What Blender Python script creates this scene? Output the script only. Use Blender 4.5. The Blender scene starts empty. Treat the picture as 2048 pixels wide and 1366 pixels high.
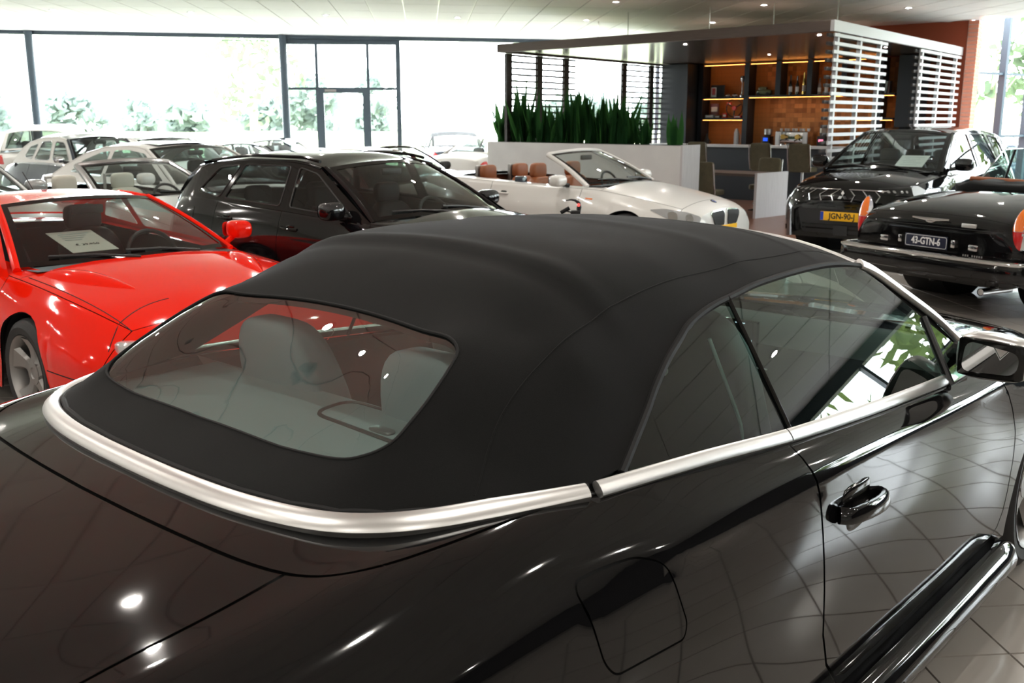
import bpy, bmesh, math, random
import numpy as np
from mathutils import Vector, Matrix
from mathutils.geometry import delaunay_2d_cdt
from mathutils.bvhtree import BVHTree

S = bpy.context.scene
COL = S.collection
R = math.radians
random.seed(7)

# ---------------------------------------------------------------- camera, sky, exposure
CAM_H = 1.675
cam_d = bpy.data.cameras.new('camera')
cam_d.sensor_width = 36.0
cam_d.lens = 1978.0 / 2048 * 36
cam_d.clip_start = 0.05
cam_d.clip_end = 2000
cam_d.dof.use_dof = True
cam_d.dof.focus_distance = 2.6
cam_d.dof.aperture_fstop = 9.0
cam = bpy.data.objects.new('camera', cam_d)
cam.location = (0, 0, CAM_H)
cam.rotation_euler = (R(90 - 12.62), 0, R(-4.93))
COL.objects.link(cam)
S.camera = cam

SKY = 17.0
world = bpy.data.worlds.new('overcast_sky')
S.world = world
world.use_nodes = True
wn = world.node_tree
wn.nodes.clear()
wo = wn.nodes.new('ShaderNodeOutputWorld')
wb = wn.nodes.new('ShaderNodeBackground')
wb.inputs['Color'].default_value = (0.90, 0.95, 1.0, 1)
wb.inputs['Strength'].default_value = SKY
wn.links.new(wb.outputs[0], wo.inputs[0])

S.view_settings.view_transform = 'Standard'
S.view_settings.look = 'None'
S.view_settings.gamma = 1.0
S.view_settings.use_curve_mapping = False
S.view_settings.exposure = 0.18
S.cycles.transparent_max_bounces = 32
S.cycles.max_bounces = 10
S.cycles.diffuse_bounces = 4
S.cycles.glossy_bounces = 5
S.cycles.sample_clamp_indirect = 6.0
S.cycles.caustics_reflective = False
S.cycles.caustics_refractive = False
LAMP = 1150.0      # strength of the recessed ceiling spots

# ---------------------------------------------------------------- materials
M = {}
def mat(name, col=(.5, .5, .5), rough=.5, metal=0., coat=0., spec=.5, noise=None, bump=None, emit=None, sheen=0., alpha=None):
    """procedural principled material; noise=(scale, amount, second colour) bump=(scale, strength)"""
    m = bpy.data.materials.new(name)
    m.use_nodes = True
    nt = m.node_tree
    p = nt.nodes['Principled BSDF']
    p.inputs['Base Color'].default_value = (*col, 1)
    p.inputs['Roughness'].default_value = rough
    p.inputs['Metallic'].default_value = metal
    p.inputs['Coat Weight'].default_value = coat
    p.inputs['Coat Roughness'].default_value = .02
    p.inputs['Specular IOR Level'].default_value = spec
    p.inputs['Sheen Weight'].default_value = sheen
    if noise or bump:
        tc = nt.nodes.new('ShaderNodeTexCoord')
    if noise:
        n = nt.nodes.new('ShaderNodeTexNoise')
        n.inputs['Scale'].default_value = noise[0]
        n.inputs['Detail'].default_value = 6
        r = nt.nodes.new('ShaderNodeValToRGB')
        r.color_ramp.elements[0].color = (*col, 1)
        r.color_ramp.elements[1].color = (*noise[2], 1)
        r.color_ramp.elements[0].position = .5 - noise[1]
        r.color_ramp.elements[1].position = .5 + noise[1]
        mp = nt.nodes.new('ShaderNodeMapping')
        if len(noise) > 3:
            mp.inputs['Scale'].default_value = noise[3]
        nt.links.new(tc.outputs['Object'], mp.inputs['Vector'])
        nt.links.new(mp.outputs[0], n.inputs['Vector'])
        nt.links.new(n.outputs['Fac'], r.inputs['Fac'])
        nt.links.new(r.outputs[0], p.inputs['Base Color'])
    if bump:
        n = nt.nodes.new('ShaderNodeTexNoise')
        n.inputs['Scale'].default_value = bump[0]
        n.inputs['Detail'].default_value = 4
        b = nt.nodes.new('ShaderNodeBump')
        b.inputs['Strength'].default_value = bump[1]
        b.inputs['Distance'].default_value = .002
        nt.links.new(tc.outputs['Object'], n.inputs['Vector'])
        nt.links.new(n.outputs['Fac'], b.inputs['Height'])
        nt.links.new(b.outputs[0], p.inputs['Normal'])
    if emit:
        p.inputs['Emission Color'].default_value = (*emit[0], 1)
        p.inputs['Emission Strength'].default_value = emit[1]
    M[name] = m
    return m

def glass(name, tint=(.8, .88, .86), f0=.05, rough=0.0):
    """thin pane: tinted see-through plus mirror-like reflection growing with the angle"""
    m = bpy.data.materials.new(name)
    m.use_nodes = True
    nt = m.node_tree
    nt.nodes.clear()
    o = nt.nodes.new('ShaderNodeOutputMaterial')
    mix = nt.nodes.new('ShaderNodeMixShader')
    t = nt.nodes.new('ShaderNodeBsdfTransparent')
    t.inputs[0].default_value = (*tint, 1)
    g = nt.nodes.new('ShaderNodeBsdfGlossy')
    g.inputs['Color'].default_value = (1, 1, 1, 1)
    g.inputs['Roughness'].default_value = rough
    lw = nt.nodes.new('ShaderNodeLayerWeight')
    lw.inputs['Blend'].default_value = .5
    pw = nt.nodes.new('ShaderNodeMath'); pw.operation = 'POWER'; pw.inputs[1].default_value = 4.5
    ma = nt.nodes.new('ShaderNodeMath'); ma.operation = 'MULTIPLY_ADD'
    ma.inputs[1].default_value = .92 - f0; ma.inputs[2].default_value = f0
    nt.links.new(lw.outputs['Facing'], pw.inputs[0])
    nt.links.new(pw.outputs[0], ma.inputs[0])
    nt.links.new(ma.outputs[0], mix.inputs[0])
    nt.links.new(t.outputs[0], mix.inputs[1])
    nt.links.new(g.outputs[0], mix.inputs[2])
    nt.links.new(mix.outputs[0], o.inputs[0])
    M[name] = m
    return m

mat('black_paint', (.004, .004, .0045), .045, coat=.15)
mat('black_paint_dusty', (.004, .004, .005), .08, coat=.2)
mat('red_paint', (.90, .014, .003), .055, spec=.45)
mat('white_paint', (.78, .77, .75), .25, coat=.5)
mat('pearl_paint', (.70, .685, .66), .28, coat=.5)
mat('silver_paint', (.42, .43, .43), .30, metal=.4, coat=.8)
mat('grey_paint', (.16, .165, .17), .30, metal=.3, coat=.8)
mat('blue_paint', (.015, .03, .07), .2, coat=1.)
mat('navy_paint', (.012, .018, .035), .2, coat=1.)
mat('maroon_paint', (.10, .01, .01), .2, coat=1.)
mat('gap', (.002, .002, .002), .7)
mat('rubber', (.006, .006, .0065), .6, spec=.25)
mat('tyre', (.016, .016, .017), .65, bump=(60, .25))
mat('plastic_black', (.012, .012, .013), .42)
mat('plastic_gloss', (.004, .004, .004), .08)
mat('chrome', (.80, .80, .82), .06, metal=1.)
mat('satin_alu', (.78, .77, .76), .36, metal=1.)
mat('alloy', (.36, .35, .34), .42, metal=.85)
mat('alloy_bright', (.62, .62, .62), .25, metal=.9)
mat('fabric_top', (.0026, .0027, .0027), .92, sheen=.07, noise=(9, .28, (.0040, .0041, .0041)), bump=(900, .35), spec=.2)
mat('leather_grey', (.42, .48, .50), .5, bump=(120, .08))
mat('leather_dark', (.022, .022, .024), .5, bump=(120, .1))
mat('leather_tan', (.28, .085, .028), .45, bump=(90, .12))
mat('leather_cream', (.62, .60, .52), .5)
mat('suede_olive', (.075, .062, .034), .9, noise=(14, .3, (.105, .088, .05)))
mat('trim_grey', (.40, .47, .47), .6)
mat('trim_dark', (.02, .021, .022), .6)
mat('headlamp', (.50, .51, .52), .15, metal=.5, coat=.6)
mat('lamp_clear', (.75, .78, .8), .08, metal=.5, coat=1.)
mat('lamp_red', (.55, .02, .02), .12, coat=1.)
mat('lamp_amber', (.85, .18, .01), .12, coat=1.)
mat('plate_yellow', (.90, .48, .01), .35)
mat('plate_blue', (.01, .06, .45), .35)
mat('plate_navy', (.008, .012, .035), .35)
mat('ink_black', (.01, .01, .01), .5)
mat('ink_white', (.85, .85, .85), .5)
mat('paper', (.66, .60, .53), .8)
mat('paper_white', (.80, .80, .78), .8)
mat('mirror', (.85, .87, .9), .0, metal=1.)
glass('car_glass', (.68, .76, .74), .07)
glass('car_glass_dark', (.16, .18, .18), .06)
glass('car_glass_green', (.50, .66, .60), .095)
glass('window_glass', (.93, .96, .95), .04)

# ---------------------------------------------------------------- object helpers
def setp(o, label=None, cat=None, group=None, kind=None):
    if label: o['label'] = label
    if cat: o['category'] = cat
    if group: o['group'] = group
    if kind: o['kind'] = kind
    return o

def thing(name, label, cat, loc=(0, 0, 0), rz=0., group=None):
    o = bpy.data.objects.new(name, None)
    o.empty_display_size = .2
    COL.objects.link(o)
    o.location = loc
    o.rotation_euler = (0, 0, rz)
    return setp(o, label, cat, group)

def obj(name, me, parent=None):
    o = bpy.data.objects.new(name, me)
    COL.objects.link(o)
    if parent is not None:
        o.parent = parent
    return o

def mesh(name, v, f, m, parent=None, smooth=True, normals=None, angle=None):
    me = bpy.data.meshes.new(name)
    me.from_pydata([tuple(map(float, p)) for p in v], [], [tuple(map(int, q)) for q in f])
    if smooth:
        me.polygons.foreach_set('use_smooth', [True] * len(me.polygons))
    if m is not None:
        me.materials.append(M[m] if isinstance(m, str) else m)
    me.update()
    if normals is not None:
        me.normals_split_custom_set_from_vertices([tuple(map(float, n)) for n in normals])
    elif angle is not None:
        me.set_sharp_from_angle(angle=R(angle))
    return obj(name, me, parent)

def copy_tree(o, parent=None):
    c = o.copy()
    COL.objects.link(c)
    c.parent = parent
    for ch in list(o.children):
        copy_tree(ch, c)
    return c

class MB:
    """collects simple shapes into one mesh"""
    def __init__(s): s.v = []; s.f = []
    def add(s, v, f):
        k = len(s.v); s.v += [tuple(p) for p in v]; s.f += [tuple(i + k for i in q) for q in f]; return s
    def box(s, x0, x1, y0, y1, z0, z1):
        v = [(x, y, z) for x in (x0, x1) for y in (y0, y1) for z in (z0, z1)]
        return s.add(v, [(0, 1, 3, 2), (4, 6, 7, 5), (0, 4, 5, 1), (2, 3, 7, 6), (0, 2, 6, 4), (1, 5, 7, 3)])
    def cbox(s, c, d):
        return s.box(c[0] - d[0] / 2, c[0] + d[0] / 2, c[1] - d[1] / 2, c[1] + d[1] / 2, c[2] - d[2] / 2, c[2] + d[2] / 2)
    def rbox(s, x0, x1, y0, y1, z0, z1, b=.01):
        """chamfered box"""
        b = min(b, (x1 - x0) / 2.01, (y1 - y0) / 2.01, (z1 - z0) / 2.01)
        bm = bmesh.new()
        bmesh.ops.create_cube(bm, size=1)
        for q in bm.verts:
            q.co = Vector(((x0 + x1) / 2 + q.co.x * (x1 - x0), (y0 + y1) / 2 + q.co.y * (y1 - y0), (z0 + z1) / 2 + q.co.z * (z1 - z0)))
        bmesh.ops.bevel(bm, geom=list(bm.edges), offset=b, segments=2, profile=.6, affect='EDGES')
        bm.verts.index_update()
        s.add([tuple(q.co) for q in bm.verts], [tuple(q.index for q in f.verts) for f in bm.faces])
        bm.free()
        return s
    def cyl(s, a, b, r, r2=None, n=16, cap=True):
        a = Vector(a); b = Vector(b); r2 = r if r2 is None else r2
        d = (b - a).normalized()
        u = d.orthogonal().normalized(); w = d.cross(u)
        v = []
        for c, rr in ((a, r), (b, r2)):
            for i in range(n):
                t = 2 * math.pi * i / n
                v.append(c + (u * math.cos(t) + w * math.sin(t)) * rr)
        f = [(i, (i + 1) % n, n + (i + 1) % n, n + i) for i in range(n)]
        if cap: f += [tuple(range(n - 1, -1, -1)), tuple(range(n, 2 * n))]
        return s.add(v, f)
    def lathe(s, prof, c=(0, 0, 0), axis='z', n=32):
        """prof: (radius, height) list revolved about an axis"""
        v = []; f = []
        for (r, h) in prof:
            for i in range(n):
                t = 2 * math.pi * i / n
                p = (r * math.cos(t), r * math.sin(t), h)
                if axis == 'y': p = (p[0], p[2], p[1])
                if axis == 'x': p = (p[2], p[0], p[1])
                v.append((p[0] + c[0], p[1] + c[1], p[2] + c[2]))
        for k in range(len(prof) - 1):
            for i in range(n):
                q = (k * n + i, k * n + (i + 1) % n, (k + 1) * n + (i + 1) % n, (k + 1) * n + i)
                f.append(q)
        return s.add(v, f)
    def tube(s, pts, r, n=10, closed=False, cap=True):
        pts = [Vector(p) for p in pts]
        m = len(pts)
        rr = r if hasattr(r, '__len__') else [r] * m
        v = []; f = []
        nprev = None
        for i, p in enumerate(pts):
            a = pts[(i - 1) % m] if (closed or i > 0) else p
            b = pts[(i + 1) % m] if (closed or i < m - 1) else p
            d = (b - a).normalized()
            if nprev is None: u = d.orthogonal().normalized()
            else:
                u = nprev - d * nprev.dot(d)
                u = u.normalized() if u.length > 1e-6 else d.orthogonal().normalized()
            nprev = u; w = d.cross(u)
            for k in range(n):
                t = 2 * math.pi * k / n
                v.append(p + (u * math.cos(t) + w * math.sin(t)) * rr[i])
        for i in range(m if closed else m - 1):
            j = (i + 1) % m
            for k in range(n):
                f.append((i * n + k, i * n + (k + 1) % n, j * n + (k + 1) % n, j * n + k))
        if cap and not closed:
            f += [tuple(range(n - 1, -1, -1)), tuple(range((m - 1) * n, m * n))]
        return s.add(v, f)
    def grid(s, P, close_u=False, close_v=False):
        """P: 2-D list of points"""
        nu = len(P); nv = len(P[0])
        f = []
        for i in range(nu if close_u else nu - 1):
            for j in range(nv if close_v else nv - 1):
                i2 = (i + 1) % nu; j2 = (j + 1) % nv
                f.append((i * nv + j, i2 * nv + j, i2 * nv + j2, i * nv + j2))
        return s.add([p for row in P for p in row], f)
    def sellip(s, c, d, e1=.5, e2=.5, nu=14, nv=22, fn=None):
        """superellipsoid: cushion-like solids"""
        def sp(a, e): return math.copysign(abs(a) ** e, a)
        P = []
        for i in range(nu + 1):
            t = -math.pi / 2 + math.pi * i / nu
            row = []
            for j in range(nv):
                q = 2 * math.pi * j / nv
                p = Vector((d[0] / 2 * sp(math.cos(t), e1) * sp(math.cos(q), e2), d[1] / 2 * sp(math.cos(t), e1) * sp(math.sin(q), e2), d[2] / 2 * sp(math.sin(t), e1)))
                if fn: p = fn(p)
                row.append(tuple(Vector(c) + p))
            P.append(row)
        return s.grid(P, close_v=True)
    def xform(s, mtx):
        s.v = [tuple(mtx @ Vector(p)) for p in s.v]; return s
    def mirror_y(s):
        """adds the mirrored copy"""
        k = len(s.v)
        s.v += [(p[0], -p[1], p[2]) for p in s.v[:k]]
        s.f += [tuple(reversed([i + k for i in q])) for q in s.f[:]]
        return s
    def flip_y(s):
        s.v = [(p[0], -p[1], p[2]) for p in s.v]; s.f = [tuple(reversed(q)) for q in s.f]; return s
    def build(s, name, m, parent=None, smooth=True, angle=35):
        return mesh(name, s.v, s.f, m, parent, smooth, angle=angle if smooth else None)

# ---------------------------------------------------------------- maths helpers
def pchip(xs, ys):
    xs = np.asarray(xs, float); ys = np.asarray(ys, float)
    h = np.diff(xs); d = np.diff(ys, axis=0) / (h if ys.ndim == 1 else h[:, None])
    m = np.zeros_like(ys)
    if len(xs) > 2:
        w1 = 2 * h[1:] + h[:-1]; w2 = h[1:] + 2 * h[:-1]
        if ys.ndim > 1: w1 = w1[:, None]; w2 = w2[:, None]
        a = d[:-1]; b = d[1:]
        ok = a * b > 0
        with np.errstate(divide='ignore', invalid='ignore'):
            hm = (w1 + w2) / (w1 / np.where(ok, a, 1) + w2 / np.where(ok, b, 1))
        m[1:-1] = np.where(ok, hm, 0)
    m[0] = d[0]; m[-1] = d[-1]
    def f(x):
        x = np.clip(np.asarray(x, float), xs[0], xs[-1])
        i = np.clip(np.searchsorted(xs, x, side='right') - 1, 0, len(xs) - 2)
        t = (x - xs[i]) / h[i]; hh = h[i]
        if ys.ndim > 1: t = t[..., None]; hh = hh[..., None]
        return (ys[i] * (1 + 2 * t) * (1 - t) ** 2 + m[i] * hh * t * (1 - t) ** 2 + ys[i + 1] * t * t * (3 - 2 * t) + m[i + 1] * hh * t * t * (t - 1))
    return f

def spline(pts, n=8, closed=False):
    """Catmull-Rom through points"""
    P = [np.asarray(p, float) for p in pts]
    m = len(P); out = []
    for i in range(m if closed else m - 1):
        p0 = P[(i - 1) % m] if (closed or i > 0) else 2 * P[0] - P[1]
        p1 = P[i]; p2 = P[(i + 1) % m]
        p3 = P[(i + 2) % m] if (closed or i < m - 2) else 2 * P[-1] - P[-2]
        for k in range(n):
            t = k / n
            out.append(.5 * (2 * p1 + (p2 - p0) * t + (2 * p0 - 5 * p1 + 4 * p2 - p3) * t * t + (3 * p1 - p0 - 3 * p2 + p3) * t ** 3))
    if not closed: out.append(P[-1])
    return out

def round_poly(pts, r, n=5):
    """rounds the corners of a 2-D polygon; r scalar or per-corner list"""
    P = [np.asarray(p, float) for p in pts]; m = len(P); out = []
    for i in range(m):
        rr = r[i] if hasattr(r, '__len__') else r
        a = P[i - 1] - P[i]; b = P[(i + 1) % m] - P[i]
        la, lb = np.linalg.norm(a), np.linalg.norm(b)
        k = min(rr, la * .45, lb * .45)
        if k < 1e-4: out.append(P[i]); continue
        p0 = P[i] + a / la * k; p2 = P[i] + b / lb * k
        for j in range(n + 1):
            t = j / n
            out.append((1 - t) ** 2 * p0 + 2 * t * (1 - t) * P[i] + t * t * p2)
    return out

def inside(poly, x, y):
    poly = np.asarray(poly); x = np.asarray(x); y = np.asarray(y)
    c = np.zeros(x.shape, bool)
    a = poly; b = np.roll(poly, -1, 0)
    for (x0, y0), (x1, y1) in zip(a, b):
        if y0 == y1: continue
        k = ((y0 > y) != (y1 > y)) & (x < (x1 - x0) * (y - y0) / (y1 - y0) + x0)
        c ^= k
    return c

def densify(poly, d, closed=True):
    out = []; m = len(poly)
    for i in range(m if closed else m - 1):
        a = np.asarray(poly[i], float); b = np.asarray(poly[(i + 1) % m], float)
        k = max(1, int(math.ceil(np.linalg.norm(b - a) / d)))
        for j in range(k): out.append(a + (b - a) * j / k)
    if not closed: out.append(np.asarray(poly[-1], float))
    return out

def cdt(outer, holes=(), d=.03):
    """triangulated 2-D region with interior points; returns points, triangles"""
    loops = [densify(outer, d)] + [densify(h, d) for h in holes]
    pts = []; edges = []
    for lp in loops:
        k = len(pts); pts += [tuple(p) for p in lp]
        edges += [(k + i, k + (i + 1) % len(lp)) for i in range(len(lp))]
    O = np.asarray(loops[0]); lo = O.min(0); hi = O.max(0)
    gx, gy = np.meshgrid(np.arange(lo[0] + d * .5, hi[0], d), np.arange(lo[1] + d * .5, hi[1], d))
    gx = gx.ravel(); gy = gy.ravel()
    ok = inside(O, gx, gy)
    for h in loops[1:]: ok &= ~inside(h, gx, gy)
    gx = gx[ok]; gy = gy[ok]
    if len(gx):
        B = np.asarray(pts)
        dm = np.full(len(gx), 1e9)
        for p in B: dm = np.minimum(dm, (gx - p[0]) ** 2 + (gy - p[1]) ** 2)
        k = dm > (d * .45) ** 2
        pts += list(zip(gx[k], gy[k]))
    r = delaunay_2d_cdt([Vector((float(p[0]), float(p[1]))) for p in pts], edges, [], 0, 1e-7)
    V = np.array([(p.x, p.y) for p in r[0]]); F = np.array([tuple(f) for f in r[2] if len(f) == 3])
    c = V[F].mean(1)
    ok = inside(O, c[:, 0], c[:, 1])
    for h in loops[1:]: ok &= ~inside(h, c[:, 0], c[:, 1])
    return V, F[ok]

def tps(P, Z, lam=1e-5):
    P = np.asarray(P, float); Z = np.asarray(Z, float); n = len(P)
    def U(r2): return np.where(r2 > 1e-12, r2 * np.log(np.maximum(r2, 1e-12)), 0)
    K = U(((P[:, None] - P[None]) ** 2).sum(-1)) + lam * np.eye(n)
    A = np.zeros((n + 3, n + 3)); A[:n, :n] = K; A[:n, n] = 1; A[:n, n + 1:] = P; A[n:, :n] = A[:n, n:].T
    w = np.linalg.solve(A, np.concatenate([Z, np.zeros(3)]))
    def f(x, y):
        x = np.asarray(x, float); y = np.asarray(y, float); sh = x.shape
        Q = np.stack([x.ravel(), y.ravel()], -1)
        return (U(((Q[:, None] - P[None]) ** 2).sum(-1)) @ w[:n] + w[n] + Q @ w[n + 1:]).reshape(sh)
    return f

def strip(pts, nrm, w, h, n=6):
    """sweeps a half-round moulding of width w and height h along pts; nrm = outward normals"""
    P = [np.asarray(p, float) for p in pts]; m = len(P); out = []
    for i in range(m):
        t = P[min(i + 1, m - 1)] - P[max(i - 1, 0)]; t = t / np.linalg.norm(t)
        nn = np.asarray(nrm[i], float); nn = nn - t * (nn @ t); nn = nn / np.linalg.norm(nn)
        s = np.cross(t, nn)
        ww = w[i] if hasattr(w, '__len__') else w
        row = []
        for k in range(2 * n):
            a = 2 * math.pi * k / (2 * n)
            ca, sa = math.cos(a), math.sin(a)
            row.append(P[i] + s * ww / 2 * math.copysign(abs(ca) ** .7, ca) + nn * h * (math.copysign(abs(sa) ** .7, sa)))
        out.append(row)
    mb = MB().grid(out, close_v=True)
    k = 2 * n
    mb.f += [tuple(range(k - 1, -1, -1)), tuple(range((m - 1) * k, m * k))]
    return mb

def patch(bvh, poly, org, ax_u, ax_v, ray, d=.02, off=.004, thick=.006):
    """a piece lying on a surface: outline in the plane (org, ax_u, ax_v), thrown along ray onto bvh"""
    V, F = cdt(poly, (), d)
    org = Vector(org); au = Vector(ax_u); av = Vector(ax_v); rd = Vector(ray).normalized()
    top = []; ok = []
    for (a, b) in V:
        o = org + au * float(a) + av * float(b)
        h = bvh.ray_cast(o, rd)
        if h[0] is None: top.append(None); continue
        nn = h[1] if h[1].dot(rd) < 0 else -h[1]
        top.append((h[0], nn))
    good = [t for t in top if t]
    if not good: return MB()
    for i, t in enumerate(top):
        if t is None:
            o = org + au * float(V[i][0]) + av * float(V[i][1])
            g = min(good, key=lambda q: (q[0] - o).cross(rd).length)
            k = (g[0] - o).dot(rd)
            top[i] = (o + rd * k, g[1])
    mb = MB()
    n = len(V)
    vt = [t[0] - rd * off for t in top]
    vb = [t[0] - rd * (off - thick) for t in top]
    fl = []
    for f in F:
        a, b, c = [vt[i] for i in f]
        if (b - a).cross(c - a).dot(rd) > 0: f = f[::-1]
        fl.append(tuple(f))
    ed = {}
    for f in fl:
        for i in range(3):
            e = (f[i], f[(i + 1) % 3])
            if (e[1], e[0]) in ed: del ed[(e[1], e[0])]
            else: ed[e] = 1
    fs = list(fl) + [(e[1], e[0], e[0] + n, e[1] + n) for e in ed]
    return mb.add(vt + vb, fs)

def text_mesh(txt, size, name, m, parent, mtx, depth=.0008, align='CENTER', sx=1., bold=0.):
    cu = bpy.data.curves.new(name, 'FONT')
    cu.body = txt; cu.size = size; cu.align_x = align; cu.align_y = 'CENTER'; cu.extrude = depth; cu.offset = bold; cu.resolution_u = 3
    tmp = bpy.data.objects.new('tmp', cu)
    COL.objects.link(tmp)
    dg = bpy.context.evaluated_depsgraph_get()
    me = bpy.data.meshes.new_from_object(tmp.evaluated_get(dg))
    bpy.data.objects.remove(tmp)
    me.transform(mtx @ Matrix.Diagonal((sx, 1, 1, 1)))
    me.materials.clear(); me.materials.append(M[m])
    me.name = name
    return obj(name, me, parent)

def frame_mtx(o, u, v):
    """matrix whose x axis is u, y axis v, origin o"""
    u = Vector(u).normalized(); v = Vector(v); v = (v - u * v.dot(u)).normalized(); w = u.cross(v)
    return Matrix(((u.x, v.x, w.x, o[0]), (u.y, v.y, w.y, o[1]), (u.z, v.z, w.z, o[2]), (0, 0, 0, 1)))
# ================================================================ ROOM
XL, XR, YB, YF = -14.0, 13.6, -7.0, 25.52
XW = 10.7                                            # right wall
def zc(x): return 3.655 - .0098 * (x + .6)          # the ceiling falls very slightly to the right

mat('floor_grout', (.055, .05, .046), .7)
mat('frame_metal', (.045, .065, .085), .45)
mat('wall_white', (.55, .55, .54), .7)
mat('ceiling_bar', (.84, .84, .84), .3)
mat('concrete', (.54, .54, .535), .75, noise=(2.2, .25, (.63, .63, .62)), bump=(30, .1))
mat('wood_grey', (.42, .40, .41), .5, noise=(5, .3, (.52, .50, .51), (9, 9, .6)))
mat('wood_dark', (.055, .035, .028), .45, noise=(6, .3, (.075, .048, .036), (1, 1, 14)))
mat('fascia_brown', (.075, .050, .040), .55, noise=(4, .3, (.10, .07, .055), (1, 1, 12)))
mat('soffit', (.09, .07, .06), .22, noise=(3, .3, (.12, .095, .08), (.6, 12, 1)))
mat('cabinet_dark', (.016, .020, .026), .5)
mat('terracotta', (.30, .055, .02), .8)
mat('brick_red', (.48, .16, .10), .85, noise=(18, .35, (.58, .23, .15)))
mat('mortar', (.45, .38, .34), .9)
mat('slat_white', (.60, .60, .62), .45)
mat('slat_back', (.045, .038, .036), .5)

def tile_mat(name, c1, c2, rough, spec=.5, scale=9):
    m = bpy.data.materials.new(name); m.use_nodes = True
    nt = m.node_tree; p = nt.nodes['Principled BSDF']
    g = nt.nodes.new('ShaderNodeNewGeometry')
    tc = nt.nodes.new('ShaderNodeTexCoord')
    n = nt.nodes.new('ShaderNodeTexNoise'); n.inputs['Scale'].default_value = scale; n.inputs['Detail'].default_value = 5
    add = nt.nodes.new('ShaderNodeMath'); add.operation = 'MULTIPLY_ADD'; add.inputs[1].default_value = .5
    rp = nt.nodes.new('ShaderNodeValToRGB')
    rp.color_ramp.elements[0].color = (*c1, 1); rp.color_ramp.elements[1].color = (*c2, 1)
    sc = nt.nodes.new('ShaderNodeMath'); sc.operation = 'MULTIPLY'; sc.inputs[1].default_value = .5
    nt.links.new(tc.outputs['Object'], n.inputs['Vector'])
    nt.links.new(g.outputs['Random Per Island'], sc.inputs[0])
    nt.links.new(n.outputs['Fac'], add.inputs[0]); nt.links.new(sc.outputs[0], add.inputs[2])
    nt.links.new(add.outputs[0], rp.inputs['Fac']); nt.links.new(rp.outputs[0], p.inputs['Base Color'])
    p.inputs['Roughness'].default_value = rough
    p.inputs['Specular IOR Level'].default_value = spec
    M[name] = m
tile_mat('floor_tile', (.31, .28, .25), (.37, .34, .31), .14, .5)
tile_mat('ceiling_tile', (.76, .76, .76), (.80, .80, .80), .55, .4, 3)
tile_mat('oak_plank', (.17, .075, .045), (.24, .11, .07), .28, .5, 6)
tile_mat('wood_block', (.13, .035, .008), (.85, .36, .11), .6, .3, 4)

# --- camera model for choosing which repeated pieces the photograph shows
CM = cam.rotation_euler.to_matrix()
def proj(p):
    q = CM.transposed() @ (Vector(p) - Vector((0, 0, CAM_H)))
    if q.z > -.1: return (-9999, -9999)
    return (1024 - 1978 * q.x / q.z, 683 + 1978 * q.y / q.z)

# --- floor: dark joints with single tiles set in them
TS = .309; TX, TY = 1.842, 3.046
fl = MB().box(XL - .2, XR + 1, YB - .2, YF + .2, -.25, -.006).build('floor', 'floor_grout', smooth=False)
setp(fl, 'beige tiled showroom floor with dark joints', 'floor', kind='structure')
g = TS / 2 - .0022; ch = .0018
tv = [(-g, -g, -.007), (g, -g, -.007), (g, g, -.007), (-g, g, -.007), (-g + ch, -g + ch, 0), (g - ch, -g + ch, 0), (g - ch, g - ch, 0), (-g + ch, g - ch, 0)]
tf = [(4, 5, 6, 7), (0, 1, 5, 4), (1, 2, 6, 5), (2, 3, 7, 6), (3, 0, 4, 7)]
tile_me = bpy.data.meshes.new('floor_tile'); tile_me.from_pydata(tv, [], tf); tile_me.materials.append(M['floor_tile'])
rest = MB(); single = []
def tile_seen(px, py):
    if px < -60 or px > 2110: return 0
    if px > 1690 and py > 1080 and py < 1440: return 2
    if 1760 < px and 520 < py < 700: return 1
    if px < 190 and 690 < py < 830: return 1
    return 0
ix0 = int(math.floor((XL - TX) / TS)); ix1 = int(math.ceil((XR - TX) / TS))
iy0 = int(math.floor((YB - TY) / TS)); iy1 = int(math.ceil((YF - TY) / TS))
for i in range(ix0, ix1):
    for j in range(iy0, iy1):
        x = TX + (i + .5) * TS; y = TY + (j + .5) * TS
        s_ = tile_seen(*proj((x, y, 0)))
        if s_: single.append((-s_, x * x + y * y, x, y))
        else: rest.add([(a + x, b + y, c) for a, b, c in tv], tf)
single.sort()
for k, (s_, d_, x, y) in enumerate(single):
    if k < 290:
        o = obj('floor_tile', tile_me, fl); o.location = (x, y, 0)
    else: rest.add([(a + x, b + y, c) for a, b, c in tv], tf)
setp(rest.build('floor_tile_field', 'floor_tile', fl, smooth=False), kind='stuff')

# --- ceiling: white bars with single panels
CX, CY = .625, 1.25
cx0 = -.34; cy0 = 24.45
def cq(x, y, z): return (x, y, zc(x) + z)
cl = MB()
# outline follows the slanted edge beside the brick pillar
ceil_poly = [(XL, YB), (XW + .2, YB), (XW + .2, 15.2), (XR, 15.2), (XR, 15.75), (10.62, 19.1), (6.2, 24.2), (6.2, YF), (XL, YF)]
mbc = MB()
n_ = len(ceil_poly)
mbc.add([cq(x, y, .012) for x, y in ceil_poly] + [cq(x, y, .22) for x, y in ceil_poly],
        [tuple(range(n_)), tuple(range(2 * n_ - 1, n_ - 1, -1))] + [(i, n_ + i, n_ + (i + 1) % n_, (i + 1) % n_) for i in range(n_)])
ceil = mbc.build('ceiling', 'ceiling_bar', smooth=False)
setp(ceil, 'white panelled showroom ceiling', 'ceiling', kind='structure')
gx = CX / 2 - .011; gy = CY / 2 - .011
pv = [(-gx, -gy, 0), (gx, -gy, 0), (gx, gy, 0), (-gx, gy, 0), (-gx, -gy, .012), (gx, -gy, .012), (gx, gy, .012), (-gx, gy, .012)]
pf = [(3, 2, 1, 0), (0, 1, 5, 4), (1, 2, 6, 5), (2, 3, 7, 6), (3, 0, 4, 7)]
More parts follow.
